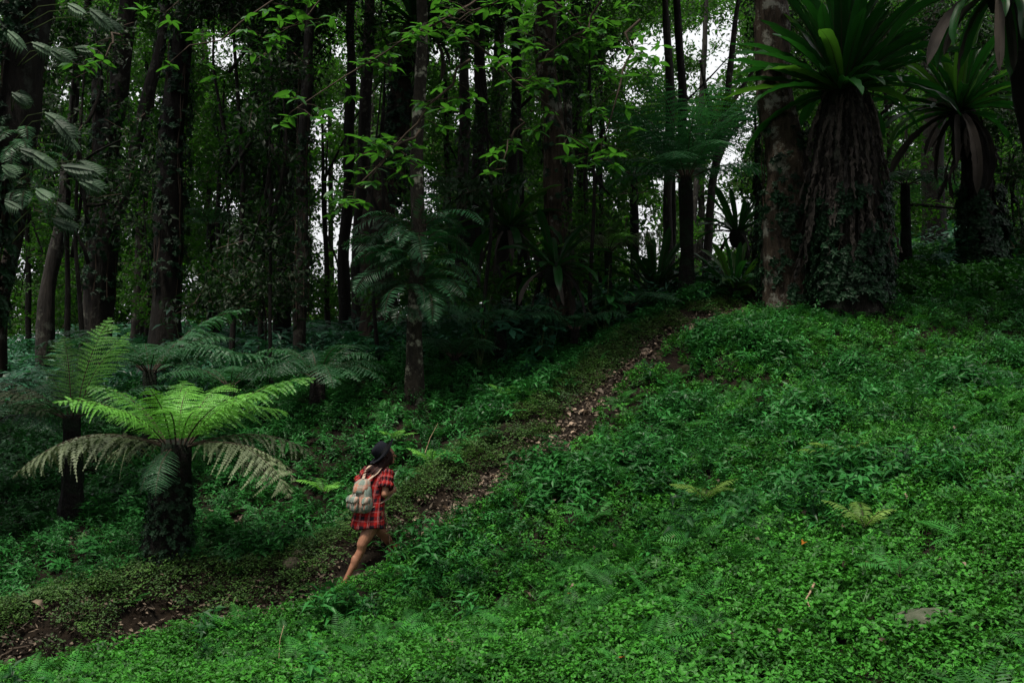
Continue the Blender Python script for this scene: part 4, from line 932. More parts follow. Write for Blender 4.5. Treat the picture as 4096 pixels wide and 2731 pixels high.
# individual ferns in the ground cover
def ground_fern(label, px, py, Y, n, L, mat='sfern', el=50, bd=70, group=None):
    c = P(px, py, Y); c[2] = h1(c[0], Y) + .07; root = empty('ground_fern', c, label, 'fern', group)
    for q in ring(n, L, el, bd): add_frond(root, (0, 0, .02), R(q[0]), q[1], q[2], q[3], 'wide', mat, r=.004)
def ground_at(px, py):
    """depth at which the pixel's ray meets the ground"""
    Y = np.arange(4, 40, .05); x = (px - 512) / F * Y; z = (341 - py) / F * Y; k = np.nonzero(z < H(x, Y))[0]
    return float(Y[k[0]]) if len(k) else 18.0
for a in [('light green fern standing above the herbs beyond the path', 512, 408, 9, .6, 'tfern'), ('fern clump just right of the walking person', 432, 470, 8, .5, 'tfern'), ('small pale fern right behind the hat', 395, 448, 6, .45, 'tfern'),
          ('yellow green fern lying in the near slope', 705, 510, 5, .55, 'yfern'), ('yellowish fern high on the right slope', 832, 470, 5, .5, 'yfern'), ('olive fern low on the right slope', 865, 540, 5, .45, 'yfern'),
          ('upright bluish fern in the middle of the near slope', 592, 530, 7, .45, 'sfern'), ('leaning fern on the near slope right of the middle', 690, 440, 7, .5, 'sfern'), ('fern at the foot of the big rough trunk', 820, 312, 8, .6, 'dfern'),
          ('lone fern in the bottom middle of the near slope', 640, 590, 6, .35, 'sfern'), ('fern growing near the boulder', 900, 590, 6, .35, 'sfern'), ('fern in front of the lichen trunk base', 440, 378, 8, .6, 'dfern'), ('fern left of the person by the backpack', 325, 500, 6, .5, 'tfern')]:
    ground_fern(a[0], a[1], a[2], ground_at(a[1], a[2]), a[3], a[4], a[5])
# ------------------------------------------------------------------ fallen leaves, rocks, sticks
def crumple(L, W, mat, seed):
    random.seed(seed); V = []; ns = 6
    for i in range(ns + 1):
        s = i / ns; w = W * .5 * math.sin(math.pi * s ** .9) ** .7 if 0 < s < 1 else .002
        for t in (-1, 0, 1): V.append((s * L - L / 2, t * w, abs(t) * w * random.uniform(.2, .9) + .12 * L * math.sin(s * 3.1) + random.uniform(-.006, .006)))
    return mesh('fallen_leaf', V, grid_faces(ns + 1, 3), mat, smooth=True)
DL = [crumple(.17, .09, M['deadleaf'], s) for s in range(6)]
random.seed(11)
def fallen(x, y, me, label, group, s=1.0, tilt=.4, dz=.03):
    if math.hypot(x + 2.02, y - 11.85) < .13: return
    o = link('fallen_leaf', me); tag(o, label, 'leaf', group); o.location = (x, y, h1(x, y) + dz); o.scale = (s, s, s)
    o.rotation_euler = (random.gauss(0, tilt), random.gauss(0, tilt), random.uniform(0, 6.28))
for k in range(285):
    i = random.random() ** .75 * (len(ss) - 1); i = int(i)
    if ss[i] < 4.0: 
        if random.random() < .7: continue
    u = random.gauss(-.05, .14 + .10 * (random.random() < .25)); fallen(cx[i] + nx[i] * u, cy[i] + ny[i] * u, random.choice(DL), 'dry pale brown leaf lying on the trodden earth path', 'dry leaves on the path', random.choice((.35, .45, .55, .7, .85, 1.05)) * random.uniform(.8, 1.15), .4)
for k in range(45):
    px = random.uniform(430, 1000); py = random.uniform(400, 670)
    Y = ground_at(px, py); x = (px - 512) / F * Y
    if path_d(np.array([x]), np.array([Y]))[0] > -.4: continue
    fallen(x, Y, random.choice(DL), 'small dry leaf caught in the green ground cover of the near slope', 'dry leaves in the ground cover', random.uniform(.3, .65), .6, .13)
for px, py, lab, s in [(686, 382, 'large pale upturned leaf in the ground cover above the path bend', 1.5), (652, 466, 'big curled reddish brown leaf on the slope right of the path', 1.3), (626, 468, 'long grey dry leaf on the slope beside the curled one', 1.4), (38, 622, 'pale crescent shaped leaf on the bank at the lower left', 1.0)]:
    Y = ground_at(px, py); fallen((px - 512) / F * Y, Y, DL[1], lab, None, s, .5, .17)
Y = ground_at(803, 560); oo = crumple(.09, .05, M['orangeleaf'], 3); random.seed(12); fallen((803 - 512) / F * Y, Y, oo, 'bright orange leaf on the near slope', None, 1, .3, .15)
for px, py, lab in [(570, 604, 'red brown leaf standing upright in the low plants'), (456, 673, 'rusty red leaf at the bottom edge of the slope'), (622, 673, 'orange brown leaf near the bottom edge')]:
    Y = ground_at(px, py); fallen((px - 512) / F * Y, Y, crumple(.08, .04, M['redleaf'], 5), lab, None, 1, .5, .1)
random.seed(21)
def rock(name, label, px, py, r, mat, Y=None, cat='rock', sq=(1, .8, .6), group=None, dz=.3):
    r *= .72 if name == 'rock' else 1; Y = Y or ground_at(px, py); c = P(px, py, Y); c[2] = h1(c[0], Y)
    n, m = 12, 20; V = []; sd_ = random.random() * 30
    for i in range(n):
        th = math.pi * i / (n - 1)
        for j in range(m):
            ph = 2 * math.pi * j / m; d = np.array([math.sin(th) * math.cos(ph), math.sin(th) * math.sin(ph), math.cos(th)])
            k = 1 + .45 * (float(vnoise(d[0] * 1.6 + sd_, d[1] * 1.6 + d[2] * 1.1, 1, 3)) - .5) + .22 * (float(vnoise(d[0] * 4 + sd_, d[1] * 4 - d[2] * 3, 1, 6)) - .5)
            V.append(d * k * r * np.array(sq))
    o = link(name, mesh(name, V, grid_faces(n, m, True), M[mat])); o.data.polygons.foreach_set('use_smooth', [True] * len(o.data.polygons)); tag(o, label, cat, group); o.location = (c[0], c[1], c[2] + r * dz * sq[2]); o.rotation_euler.z = random.uniform(0, 6)
for px, py, r, lab in [(282, 548, .17, 'mossy brown rock on the bank left of the person, uppermost'), (300, 556, .14, 'brown rock on the bank beside the rear leg'), (293, 566, .20, 'largest dark rock in the bank left of the rear calf'), (262, 560, .15, 'rounded rock at the left end of the bank rocks'), (312, 572, .12, 'small rock low in the bank behind the calf'), (10, 668, .14, 'moss topped rock at the lower left corner'), (470, 505, .12, 'pale rock beside the path right of the person'), (545, 425, .13, 'rock at the path bend')]:
    rock('rock', lab, px, py, r, 'rock')
rock('boulder', 'half buried pale boulder in the lower right ground cover', 926, 632, .18, 'boulder', sq=(1.4, .8, .45), dz=.85)
def stick(label, pts_px, r, mat='twig', lift=.1, forks=()):
    C = []
    for px, py in pts_px:
        Y = ground_at(px, py); C.append([(px - 512) / F * Y, Y, 0])
    C = np.array(C); C[:, 2] = H(C[:, 0], C[:, 1]) + lift; base = C[0].copy(); root = link('fallen_stick', None) if False else None
    V, f = tube_simple(C - base, np.linspace(r, r * .5, len(C)), 6); o = link('fallen_stick', mesh('fallen_stick', V, f, M[mat], smooth=True)); o.location = Vector(base); tag(o, label, 'stick')
M['palestick'] = plainmat('pale_stick', (.22, .15, .10), .9, .2)
stick('forked pale stick lying on the near slope at lower right', [(814, 601), (810, 610), (806, 618), (811, 630)], .010, 'palestick', .13)
stick('thin dry stem on the near slope at lower middle', [(284, 642), (280, 656), (279, 676)], .0035, 'palestick', .16)
stick('thin dry twig lying at the bottom edge', [(268, 675), (282, 678), (300, 682)], .004, 'palestick', .12)
stick('dark branch lying in the lower left corner', [(0, 668), (14, 662), (30, 656)], .02, 'twig', .1)
stick('upright bare twig left of the path above the person', [(425, 470), (430, 455), (438, 440)], .005, 'palestick', .25)

# ------------------------------------------------------------------ the walking person
def cpt(cx_, cy_, w):
    """picture position on the person (crop units) and depth w beyond the rear foot -> metres from the rear foot"""
    return np.array([(cx_ - 210) / 784, w, (1440 - cy_) / 784])
PF = P(342.8, 586, 11.7); PF[2] = h1(PF[0], PF[1]) + .015
person = empty('person', PF, 'person in red plaid shirt and black hat walking up the path', 'person')
AF = np.array([math.cos(R(50)), math.sin(R(50)), 0]); AR = np.array([math.sin(R(50)), -math.cos(R(50)), 0]); AU = np.array([0, 0, 1.0])
def capsule(mb, a, b, ra, rb, n=12):
    a = np.asarray(a, float); b = np.asarray(b, float); L = np.linalg.norm(b - a); d, s_, u = frame(b - a, (0, 1, .1)); V = []; rows = 0
    prof = [(-ra * math.cos(t), ra * math.sin(t)) for t in np.linspace(.15, math.pi / 2, 5)] + [(L + rb * math.sin(t), rb * math.cos(t)) for t in np.linspace(0, math.pi / 2 - .15, 5)]
    for (x_, r_) in prof:
        for k in range(n): t = k * 2 * math.pi / n; V.append(a + d * x_ + r_ * (math.cos(t) * s_ + math.sin(t) * u))
    m = len(prof); f = grid_faces(m, n, True) + [tuple(range(n))[::-1], tuple(range((m - 1) * n, m * n))]
    mb.add(V, f)
def ell(mb, c, r, ax=None, n=14):
    ax = ax if ax is not None else (np.array([1, 0, 0]), np.array([0, 1, 0]), AU); V = []; m = 9
    for i in range(1, m):
        th = math.pi * i / m
        for k in range(n): t = 2 * math.pi * k / n; V.append(np.asarray(c) + r[0] * math.sin(th) * math.cos(t) * ax[0] + r[1] * math.sin(th) * math.sin(t) * ax[1] + r[2] * math.cos(th) * ax[2])
    f = grid_faces(m - 1, n, True) + [tuple(range(n)), tuple(range((m - 2) * n, (m - 1) * n))[::-1]]
    mb.add(V, [q[::-1] for q in f])
def chain(mb, pts_, rs):
    for a, b, ra, rb in zip(pts_[:-1], pts_[1:], rs[:-1], rs[1:]): capsule(mb, a, b, ra, rb)
def fuse(mb, name, mat, vox=.007, smooth=3, parent=None):
    """one continuous surface grown over the joined volumes"""
    t = bpy.data.objects.new('tmp', mb.me('tmp', mat)); scene.collection.objects.link(t)
    r = t.modifiers.new('r', 'REMESH'); r.mode = 'VOXEL'; r.voxel_size = vox
    s_ = t.modifiers.new('s', 'SMOOTH'); s_.iterations = smooth; s_.factor = .5
    dg = bpy.context.evaluated_depsgraph_get(); me_ = bpy.data.meshes.new_from_object(t.evaluated_get(dg)); me_.name = name
    bpy.data.objects.remove(t); me_.materials.clear(); me_.materials.append(mat); me_.polygons.foreach_set('use_smooth', np.ones(len(me_.polygons), bool))
    return link(name, me_, parent)
M['skin'] = plainmat('skin', (.20, .088, .052), .5, .3, (.27, .125, .076), 9)
M['hair'] = plainmat('hair', (.006, .002, .002), .6, .15, (.03, .009, .007), 30)
M['felt'] = plainmat('black_felt', (.004, .005, .009), .9, .15)
M['sandal'] = plainmat('coral_sandal', (.45, .10, .07), .6, .3)
M['strap'] = plainmat('beige_strap', (.30, .22, .17), .8, .2)
M['cord'] = plainmat('drawstring', (.3, .3, .28), .8, .2)
b = MB()
pel = cpt(445, 800, .22); chest = cpt(480, 520, .29); sh = cpt(508, 405, .33); neck = cpt(545, 360, .35); hc = cpt(578, 262, .37)
hipR = pel + AR * .085; hipL = pel - AR * .085
kneeR = cpt(376, 1112, .06); ankR = cpt(233, 1392, -.01); kneeL = cpt(572, 1085, .50)
gL = h1(PF[0] + .50, PF[1] + .62) - PF[2]; ankL = np.array([.50, .62, max(.08, gL + .07)])
chain(b, [hipR, hipR * .55 + kneeR * .45, kneeR + [.005, 0, .06], kneeR, ], [.098, .087, .062, .052])
cR = kneeR * .68 + ankR * .32
chain(b, [kneeR, cR, kneeR * .3 + ankR * .7, ankR], [.050, .051, .036, .030]); ell(b, kneeR * .60 + ankR * .40 + [-.004, -.004, 0], (.047, .047, .09))
heel = ankR + [-.028, -.02, -.048]; toe = heel + AF * .20 + [0, 0, .0]
chain(b, [ankR, heel + [0, 0, .002]], [.03, .027]); chain(b, [heel, heel + AF * .1 + [0, 0, .012], toe], [.026, .032, .022])
for k in range(5):
    q = toe + AR * (.036 - .018 * k) - AF * (.006 * k); chain(b, [q - AF * .03, q + AF * .025 - [0, 0, .006]], [.0115, .010 - .0006 * k])
chain(b, [hipL, hipL * .5 + kneeL * .5, kneeL], [.09, .078, .054]); cL = kneeL * .65 + ankL * .35
chain(b, [kneeL, cL, ankL], [.053, .05, .031]); hl = ankL + [-.02, -.02, -.045]; tl_ = hl + AF * .19 + [0, 0, .03]
chain(b, [ankL, hl], [.03, .026]); chain(b, [hl, hl + AF * .1 + [0, 0, .015], tl_], [.026, .031, .02])
for k in range(5):
    q = tl_ + AR * (-.036 + .018 * k) - AF * (.006 * k); chain(b, [q - AF * .03, q + AF * .025], [.0115, .0095])
ell(b, pel, (.15, .105, .12), (AR, AF, AU)); ell(b, (pel + chest) / 2, (.115, .09, .17), (AR, AF, AU)); ell(b, chest, (.14, .10, .16), (AR, AF, AU)); ell(b, sh - [0, 0, .03], (.16, .075, .07), (AR, AF, AU))
chain(b, [sh, neck, hc - [.01, 0, .06]], [.06, .048, .046])
FH = np.array([math.cos(R(14)), math.sin(R(14)), 0]); RH = np.array([math.sin(R(14)), -math.cos(R(14)), 0])
ell(b, hc, (.072, .092, .108), (RH, FH, AU)); ell(b, hc + FH * .028 - AU * .055, (.052, .052, .058), (RH, FH, AU))
capsule(b, hc + FH * .088 + AU * .012, hc + FH * .107 - AU * .022, .008, .013)                    # nose
ell(b, hc + FH * .078 - AU * .092, (.020, .018, .016), (RH, FH, AU))                              # chin
ell(b, hc + FH * .088 - AU * .052, (.020, .012, .006), (RH, FH, AU)); ell(b, hc + FH * .086 - AU * .064, (.018, .012, .007), (RH, FH, AU))   # lips
ell(b, hc + FH * .080 + AU * .030, (.045, .016, .010), (RH, FH, AU))                              # brow
ell(b, hc + RH * .070 - FH * .005 - AU * .008, (.010, .018, .030), (RH, FH, AU)); ell(b, hc - RH * .070 - FH * .005 - AU * .008, (.010, .018, .030), (RH, FH, AU))
shR = sh + AR * .165 - AU * .02; elR = cpt(585, 605, .10); haR = cpt(640, 598, .30)
shL = sh - AR * .165 - AU * .02; elL = cpt(300, 590, .48); haL = elL + AF * .22 + AR * .08 + [0, 0, .03]
for S_, E_, H_, sg in ((shR, elR, haR, 1), (shL, elL, haL, -1)):
    chain(b, [S_, S_ * .5 + E_ * .5, E_], [.052, .046, .037]); chain(b, [E_, E_ * .6 + H_ * .4, H_], [.037, .036, .024])
    fd = (H_ - E_) / np.linalg.norm(H_ - E_); up_ = AU; si = np.cross(fd, up_); si /= np.linalg.norm(si); pc = H_ + fd * .045
    chain(b, [H_, pc], [.025, .03]); ell(b, pc, (.018, .045, .040), (si, fd, up_))
    for k in range(4):                                                                           # fingers closing on the strap
        q = pc + fd * .035 + up_ * (.028 - .019 * k); L1 = (.030, .034, .032, .025)[k]; q1 = q + fd * L1 * .9 - si * sg * .008; q2 = q1 - si * sg * .024 + fd * .004; q3 = q2 - fd * .020
        chain(b, [q, q1, q2, q3], [.0095, .009, .0085, .0075])
    q = pc + up_ * .03 - fd * .02; chain(b, [q, q + up_ * .018 + fd * .022 - si * sg * .012, q + up_ * .014 + fd * .045 - si * sg * .026], [.011, .0098, .0085])
fuse(b, 'body', M['skin'], .0065, 5, person)
# eyes and lips show as small parts
for sg in (1, -1):
    e = MB(); ell(e, hc + FH * .083 + RH * sg * .028 + AU * .010, (.013, .008, .006), (RH, FH, AU), 10); link('eye', e.me('eye', M['hair'], True), person)
e = MB(); ell(e, hc + FH * .096 - AU * .0575, (.016, .007, .009), (RH, FH, AU), 10); M['lip'] = plainmat('lip', (.30, .06, .05), .4, .4); link('lips', e.me('lips', M['lip'], True), person)
# hair
b = MB(); ell(b, hc - FH * .022 + AU * .008, (.086, .092, .112), (RH, FH, AU)); ell(b, hc + RH * .045 + FH * .03 - AU * .035, (.035, .045, .09), (RH, FH, AU)); ell(b, hc - RH * .045 + FH * .02 - AU * .035, (.035, .04, .09), (RH, FH, AU))
for (a1, a2, a3, r_) in [((560, 300, .27), (520, 370, .24), (455, 420, .19), .035), ((570, 310, .26), (540, 380, .23), (480, 440, .16), .03), ((540, 300, .30), (480, 360, .27), (400, 415, .24), .035), ((545, 310, .3), (470, 380, .25), (370, 425, .24), .022),
                         ((590, 300, .27), (575, 345, .25), (545, 390, .22), .028), ((600, 290, .27), (598, 335, .26), (585, 362, .25), .02), ((560, 310, .3), (500, 370, .26), (420, 440, .19), .018), ((550, 300, .32), (490, 345, .3), (390, 400, .28), .02), ((560, 300, .27), (530, 380, .22), (450, 455, .16), .012)]:
    p1, p2, p3 = cpt(*a1), cpt(*a2), cpt(*a3); chain(b, [p1, (p1 + p2) / 2, p2, (p2 + p3) / 2, p3], [r_ * 1.2, r_ * 1.15, r_, r_ * .8, r_ * .35])
o = fuse(b, 'hair', M['hair'], .007, 2, person)
# hat: crown and wide brim tipped back
hx = cpt(548, 236, .33); ax = np.array([-.72, -.16, .66]); ax /= np.linalg.norm(ax); h1_, h2_, _ = np.zeros(3), np.zeros(3), 0
e1 = np.cross(ax, (0, 1, 0)); e1 /= np.linalg.norm(e1); e2 = np.cross(ax, e1)
V = []; prof = [(.185, .012), (.188, .004), (.186, -.004), (.14, -.001), (.108, .004), (.104, .02), (.101, .06), (.094, .10), (.078, .122), (.05, .128), (.02, .120), (.001, .117)]
for (r_, z_) in prof:
    for k in range(36):
        t = k * 2 * math.pi / 36; rr = r_ * (1 + .08 * math.cos(t) ** 2); dent = -.018 * math.exp(-(math.sin(t) * r_ / .03) ** 2) * (r_ < .09)
        V.append(hx + e1 * rr * math.cos(t) + e2 * r_ * math.sin(t) * .93 + ax * (z_ + dent + (.020 * math.cos(2 * t) * (r_ / .185) ** 3 if r_ > .12 else 0)))
hat = link('hat', mesh('hat', np.array(V), grid_faces(len(prof), 36, True) + [tuple(range(36))], M['felt'], smooth=True), person)
V = []
for z_ in (.006, .034):
    for k in range(36): t = k * 2 * math.pi / 36; r_ = .1065; V.append(hx + e1 * r_ * (1 + .08 * math.cos(t) ** 2) * math.cos(t) + e2 * r_ * math.sin(t) * .93 + ax * z_)
M['band'] = plainmat('hat_band', (.002, .002, .003), .5, .4); link('hat_band', mesh('hat_band', np.array(V), grid_faces(2, 36, True), M['band'], smooth=True), hat)
# plaid cloth
def plaid(name, base, dark, white, per=.105, extra=None, rough=.85):
    m = bpy.data.materials.new(name); n, out = nodes(m); b_ = n.nodes.new('ShaderNodeBsdfPrincipled'); b_.inputs['Roughness'].default_value = rough; b_.inputs['Specular IOR Level'].default_value = .15
    uv = n.nodes.new('ShaderNodeUVMap'); sp = n.nodes.new('ShaderNodeSeparateXYZ'); n.links.new(uv.outputs[0], sp.inputs[0])
    def mth(op, a, b=None):
        q = n.nodes.new('ShaderNodeMath'); q.operation = op
        for i_, v_ in enumerate((a, b)):
            if v_ is None: continue
            if isinstance(v_, (int, float)): q.inputs[i_].default_value = v_
            else: n.links.new(v_, q.inputs[i_])
        return q.outputs[0]
    def band(c, off, w): return mth('LESS_THAN', mth('FRACT', mth('ADD', mth('DIVIDE', c, per), off)), w)
    def mix(fac, A, B):
        q = n.nodes.new('ShaderNodeMix'); q.data_type = 'RGBA'
        if isinstance(fac, (int, float)): q.inputs[0].default_value = fac
        else: n.links.new(fac, q.inputs[0])
        for i_, v_ in ((6, A), (7, B)):
            if isinstance(v_, tuple): q.inputs[i_].default_value = (*v_, 1)
            else: n.links.new(v_, q.inputs[i_])
        return q.outputs[2]
    u_, v_ = sp.outputs[0], sp.outputs[1]; col = base
    if extra: col = mix(mth('MULTIPLY', band(u_, .45, .4), .75), col, extra); col = mix(mth('MULTIPLY', band(v_, .35, .38), .6), col, extra)
    dk = mth('MULTIPLY', mth('ADD', band(u_, 0, .42), band(v_, 0, .40)), .5); col = mix(dk, col, dark)
    wl = mth('MAXIMUM', mth('MAXIMUM', band(u_, .22, .05), band(u_, .08, .04)), band(v_, .15, .04)); col = mix(mth('MULTIPLY', wl, .5), col, white)
    nz = n.nodes.new('ShaderNodeTexNoise'); nz.inputs['Scale'].default_value = 14; tc = n.nodes.new('ShaderNodeTexCoord'); n.links.new(tc.outputs['Object'], nz.inputs['Vector'])
    bp = n.nodes.new('ShaderNodeBump'); bp.inputs['Strength'].default_value = .5; bp.inputs['Distance'].default_value = .02; n.links.new(nz.outputs[0], bp.inputs['Height']); n.links.new(bp.outputs[0], b_.inputs['Normal'])
    n.links.new(col, b_.inputs['Base Color']); n.links.new(b_.outputs[0], out.inputs[0]); return m
M['plaid'] = plaid('red_plaid', (.23, .006, .005), (.006, .004, .008), (.28, .22, .22))
M['packcloth'] = plaid('pack_plaid', (.20, .26, .22), (.13, .16, .14), (.34, .33, .30), per=.19, extra=(.38, .14, .09))
def loft(rings, n=40, fold=.0, hem=0, seed=0, closed_u=True, caps=False):
    """rings: centre, axis a, axis b, half widths"""
    V = []; UV = []; vv = 0; prev = None
    for i, (c, a, b_, ra, rb) in enumerate(rings):
        c = np.asarray(c, float)
        if prev is not None: vv += np.linalg.norm(c - prev)
        prev = c
        for k in range(n + 1):
            t = 2 * math.pi * k / n; fo = 1 + fold * (i == 0 or 1) * (math.sin(t * 7 + seed + i * .4) * .6 + math.sin(t * 11 - i * .7) * .4)
            V.append(c + np.asarray(a) * ra * fo * math.cos(t) + np.asarray(b_) * rb * fo * math.sin(t)); UV.append((t * .17, vv))
    return np.array(V), np.array(UV), [q for q in grid_faces(len(rings), n + 1)]
rg = []
for (cx_, cy_, w, rx, ry) in [(420, 918, .20, .226, .195), (422, 870, .20, .216, .186), (425, 800, .21, .200, .165), (440, 730, .23, .182, .150), (458, 665, .25, .158, .132), (468, 600, .27, .166, .132), (476, 530, .29, .178, .134), (488, 470, .31, .184, .124), (503, 425, .325, .190, .106), (520, 395, .335, .150, .088), (536, 372, .345, .085, .070), (545, 356, .35, .060, .056)]:
    rg.append((cpt(cx_, cy_, w), AR, AF, rx, ry))
# finer rows
rf = []
for a_, b_ in zip(rg[:-1], rg[1:]):
    for t in (0, .34, .67): rf.append((a_[0] * (1 - t) + b_[0] * t, AR, AF, a_[3] * (1 - t) + b_[3] * t, a_[4] * (1 - t) + b_[4] * t))
rf.append(rg[-1])
V, UV, f = loft(rf, 48, .03)
nn = 49
for i in range(len(rf)):
    for k in range(nn):
        t = 2 * math.pi * k / 48
        if i < 4: V[i * nn + k, 2] -= (.055 * max(0, math.sin(t - .1)) ** 2 + .012 * math.sin(t * 3)) * (4 - i) / 4
V += rng.normal(0, .0022, V.shape)
V[nn - 1::nn] = V[0::nn]
sv, suv, sf = [V], [UV], list(f); off = len(V)
def sleeve(S_, E_, r0, r1, seed):
    global off
    d, a_, b_ = frame(E_ - S_); L = np.linalg.norm(E_ - S_); rr = []
    for t in np.linspace(-.12, 1, 14): 
        rad = r0 + (r1 - r0) * t + .008 * math.sin(t * 17 + seed); rad *= (.80 if t < 0 else 1); rr.append((S_ + d * L * t, a_, b_, rad, rad))
    c = S_ + d * L; rr += [(c + d * .004, a_, b_, r1 + .012, r1 + .012), (c - d * .05, a_, b_, r1 + .016, r1 + .016), (c - d * .055, a_, b_, r1 + .002, r1 + .002)]
    v, u, f_ = loft(rr, 24, .04, seed=seed); v += rng.normal(0, .003, v.shape); v[24::25] = v[0::25]
    sv.append(v); suv.append(u); sf.extend([tuple(i + off for i in q) for q in f_]); off += len(v)
sleeve(shR + AU * .01, shR * .30 + elR * .70, .078, .074, 1); sleeve(shL + AU * .01, shL * .25 + elL * .75, .082, .09, 2)
shirt = link('shirt', mesh('shirt', np.concatenate(sv), sf, M['plaid'], uv=np.concatenate(suv), smooth=True), person)
so = shirt.modifiers.new('thickness', 'SOLIDIFY'); so.thickness = .004
# sandals
for hh, tt, sl in ((heel, toe, 0), (hl, tl_, 1)):
    e = MB(); nrm = AU; V = []
    for i in range(9):
        s_ = i / 8; c = hh * (1 - s_) + tt * s_ + (tt - hh) * (.12 * s_ - .06 * (1 - s_)) - AU * .026; w = .028 + .014 * math.sin(math.pi * min(1, s_ * .8 + .1))
        V += [c - AR * w, c + AR * w, c + AR * w - AU * .012, c - AR * w - AU * .012]
    e.add(V, grid_faces(9, 4, True) + [(0, 1, 2, 3), (32, 35, 34, 33)])
    o = link('sandal', e.me('sandal', M['sandal']), person)
    e = MB()
    for c, r_ in ((hh + (tt - hh) * .75, .036), (hh + (tt - hh) * .45 + AU * .008, .034)):
        q = [c + AR * r_ * math.cos(t) * 1.15 + AU * r_ * math.sin(t) for t in np.linspace(-.3, math.pi + .3, 9)]
        for a_, b_ in zip(q[:-1], q[1:]): capsule(e, a_, b_, .006, .006, 6)
    q = [ (ankR if sl == 0 else ankL) + AR * .036 * math.cos(t) + AF * .038 * math.sin(t) - AU * .005 for t in np.linspace(0, 2 * math.pi, 12)]
    for a_, b_ in zip(q[:-1], q[1:]): capsule(e, a_, b_, .005, .005, 6)
    link('strap', e.me('strap', M['sandal'], True), o)
# backpack
BO = cpt(372, 618, .12); pack = empty('backpack', PF + BO, 'pale teal and coral checked canvas backpack with flap pockets on the walker', 'backpack')
PB = -AF * .97 + AU * -.05; PX = AR
tlt = np.array([.06, .03, 1.0]); tlt /= np.linalg.norm(tlt)
def pk(x_, y_, z_): return PX * x_ + PB * y_ + tlt * z_
def supr(rings, n=36, p=2.6, noise_=.003):
    V = []; UV = []
    for (xc, yc, z_, rx, ry) in rings:
        for k in range(n):
            t = 2 * math.pi * k / n; c, s_ = math.cos(t), math.sin(t); rr = (abs(c) ** p + abs(s_) ** p) ** (-1 / p); fo = 1 + .025 * math.sin(t * 9 + z_ * 30)
            V.append(pk(xc + rx * rr * c * fo, yc + ry * rr * s_ * fo, z_)); UV.append((t * .14, z_))
    V = np.array(V) + rng.normal(0, noise_, (len(V), 3)); m = len(rings)
    return V, grid_faces(m, n, True) + [tuple(range(n))[::-1], tuple(range((m - 1) * n, m * n))], np.array(UV)
V, f, UV = supr([(0, 0, -.195, .09, .05), (0, 0, -.19, .125, .075), (0, 0, -.16, .150, .095), (0, 0, -.10, .152, .098), (0, 0, -.03, .142, .090), (0, 0, .04, .128, .080), (0, -.005, .10, .115, .068), (0, -.01, .15, .085, .05), (0, -.01, .165, .05, .03)])
link('bag', mesh('bag', V, f, M['packcloth'], uv=UV, smooth=True), pack)
V, f, UV = supr([(0, .01, .045, .095, .095), (0, .01, .055, .108, .100), (0, .005, .10, .112, .092), (0, 0, .15, .104, .074), (0, -.01, .180, .080, .052), (0, -.01, .192, .045, .03)], p=2.3)
link('flap', mesh('flap', V, f, M['packcloth'], uv=UV + [.08, .05], smooth=True), pack)
for (xc, yc, w, d_, z0, z1) in [(0, .115, .062, .034, -.165, -.02), (.135, .045, .042, .055, -.16, -.03), (-.135, .045, .042, .055, -.16, -.03)]:
    V, f, UV = supr([(xc, yc, z0, w * .7, d_ * .6), (xc, yc, z0 + .02, w, d_), (xc, yc, z0 + .07, w * 1.03, d_), (xc, yc, z1, w * .9, d_ * .8)], 22)
    pkt = link('pocket', mesh('pocket', V, f, M['packcloth'], uv=UV + [.03 + xc, .02], smooth=True), pack)
    V, f, UV = supr([(xc, yc + .004, z1 - .045, w * .92, d_ + .006), (xc, yc + .004, z1 - .02, w * 1.08, d_ + .008), (xc, yc, z1 + .012, w * 1.02, d_ * .9), (xc, yc, z1 + .028, w * .6, d_ * .5)], 22)
    link('pocket_flap', mesh('pocket_flap', V, f, M['packcloth'], uv=UV * .6 + [.09, .08], smooth=True), pkt)
    e = MB(); ell(e, pk(xc * 1.03, yc + d_ + .012, z1 - .03), (.007, .007, .007), None, 8); link('snap', e.me('snap', M['cord'], True), pkt)
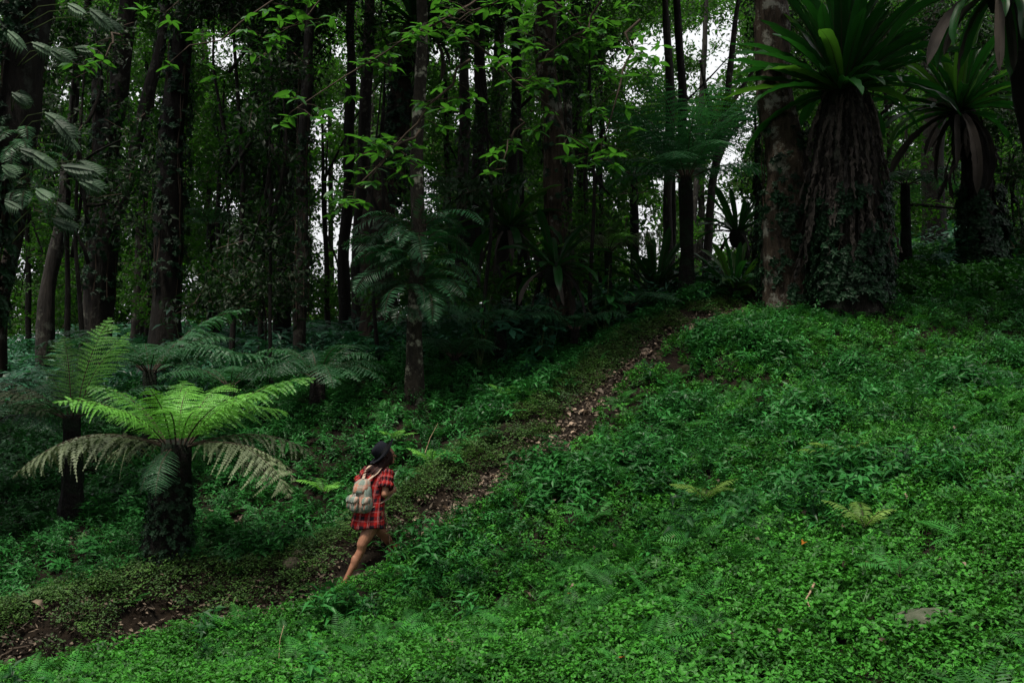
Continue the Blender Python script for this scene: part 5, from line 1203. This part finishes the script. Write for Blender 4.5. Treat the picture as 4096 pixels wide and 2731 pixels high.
def ribbon(name, pts_, w, mat, parent, wd, th=.004):
    pts_ = [np.asarray(q, float) for q in pts_]; C = []
    for i in range(len(pts_) - 1):
        for t in (0, .25, .5, .75): C.append(pts_[i] * (1 - t) + pts_[i + 1] * t)
    C.append(pts_[-1]); C = np.array(C); C[1:-1] = (C[:-2] + 2 * C[1:-1] + C[2:]) / 4; wd = np.asarray(wd, float); D = np.gradient(C, axis=0); V = []
    for c, d in zip(C, D):
        d = d / np.linalg.norm(d); s_ = wd - d * (wd @ d); s_ /= np.linalg.norm(s_); nn_ = np.cross(d, s_)
        V += [c + s_ * w / 2 + nn_ * th, c - s_ * w / 2 + nn_ * th, c - s_ * w / 2 - nn_ * th, c + s_ * w / 2 - nn_ * th]
    return link(name, mesh(name, np.array(V), grid_faces(len(C), 4, True), mat), parent)
tp_ = pk(.02, -.03, .165)
for sg in (1, -1):
    base_ = sh + AR * .105 * sg - BO
    ribbon('shoulder_strap', [pk(.03 * sg, -.02, .16), base_ - AF * .115 - AU * .01, base_ - AF * .06 + AU * .048, base_ + AF * .02 + AU * .052, base_ + AF * .085 - AU * .01, base_ + AF * .12 - AU * .12, base_ + AF * .115 + AR * .04 * sg - AU * .25, base_ - AF * .02 + AR * .065 * sg - AU * .33, pk(.125 * sg, -.04, -.14)], .038, M['strap'], pack, AR)
e = MB()
for k in range(2):
    q = [pk(0, .10, .04), pk(.02 * (1 - 2 * k), .125, .02), pk(.035 * (1 - 2 * k), .13, -.0), pk(.012 * (1 - 2 * k), .135, -.02), pk(.0, .12, .03)]
    for a_, b_ in zip(q[:-1], q[1:]): capsule(e, a_, b_, .0028, .0028, 6)
    q = [pk(0, .12, .035), pk(.015 * (1 - 2 * k), .152, -.04), pk(.012 * (1 - 2 * k), .158, -.115)]
    for a_, b_ in zip(q[:-1], q[1:]): capsule(e, a_, b_, .0028, .0028, 6)
link('drawstring', e.me('drawstring', M['cord'], True), pack)
e = MB(); 
for q in ([pk(-.02, -.02, .165), pk(-.015, .0, .20), pk(.015, .0, .20), pk(.02, -.02, .165)],):
    for a_, b_ in zip(q[:-1], q[1:]): capsule(e, a_, b_, .005, .005, 6)
link('handle', e.me('handle', M['strap'], True), pack)
# the walking stick seen below the hem
q0 = PF + cpt(578, 900, .42); q1 = PF + cpt(622, 1060, .46); q1[2] = h1(q1[0] + .02, q1[1]) - .03
V, f = tube_simple(np.array([PF + haL * 0 + cpt(545, 800, .44) - q1, q0 - q1, (q0 + q1) / 2 - q1, np.zeros(3)]), np.array([.007, .007, .006, .005]), 6)
o = link('walking_stick', mesh('walking_stick', V, f, M['palestick'], smooth=True)); o.location = Vector([float(q) for q in q1]); tag(o, 'thin pale stick slanting from the hem of the red shirt to the ground', 'stick')
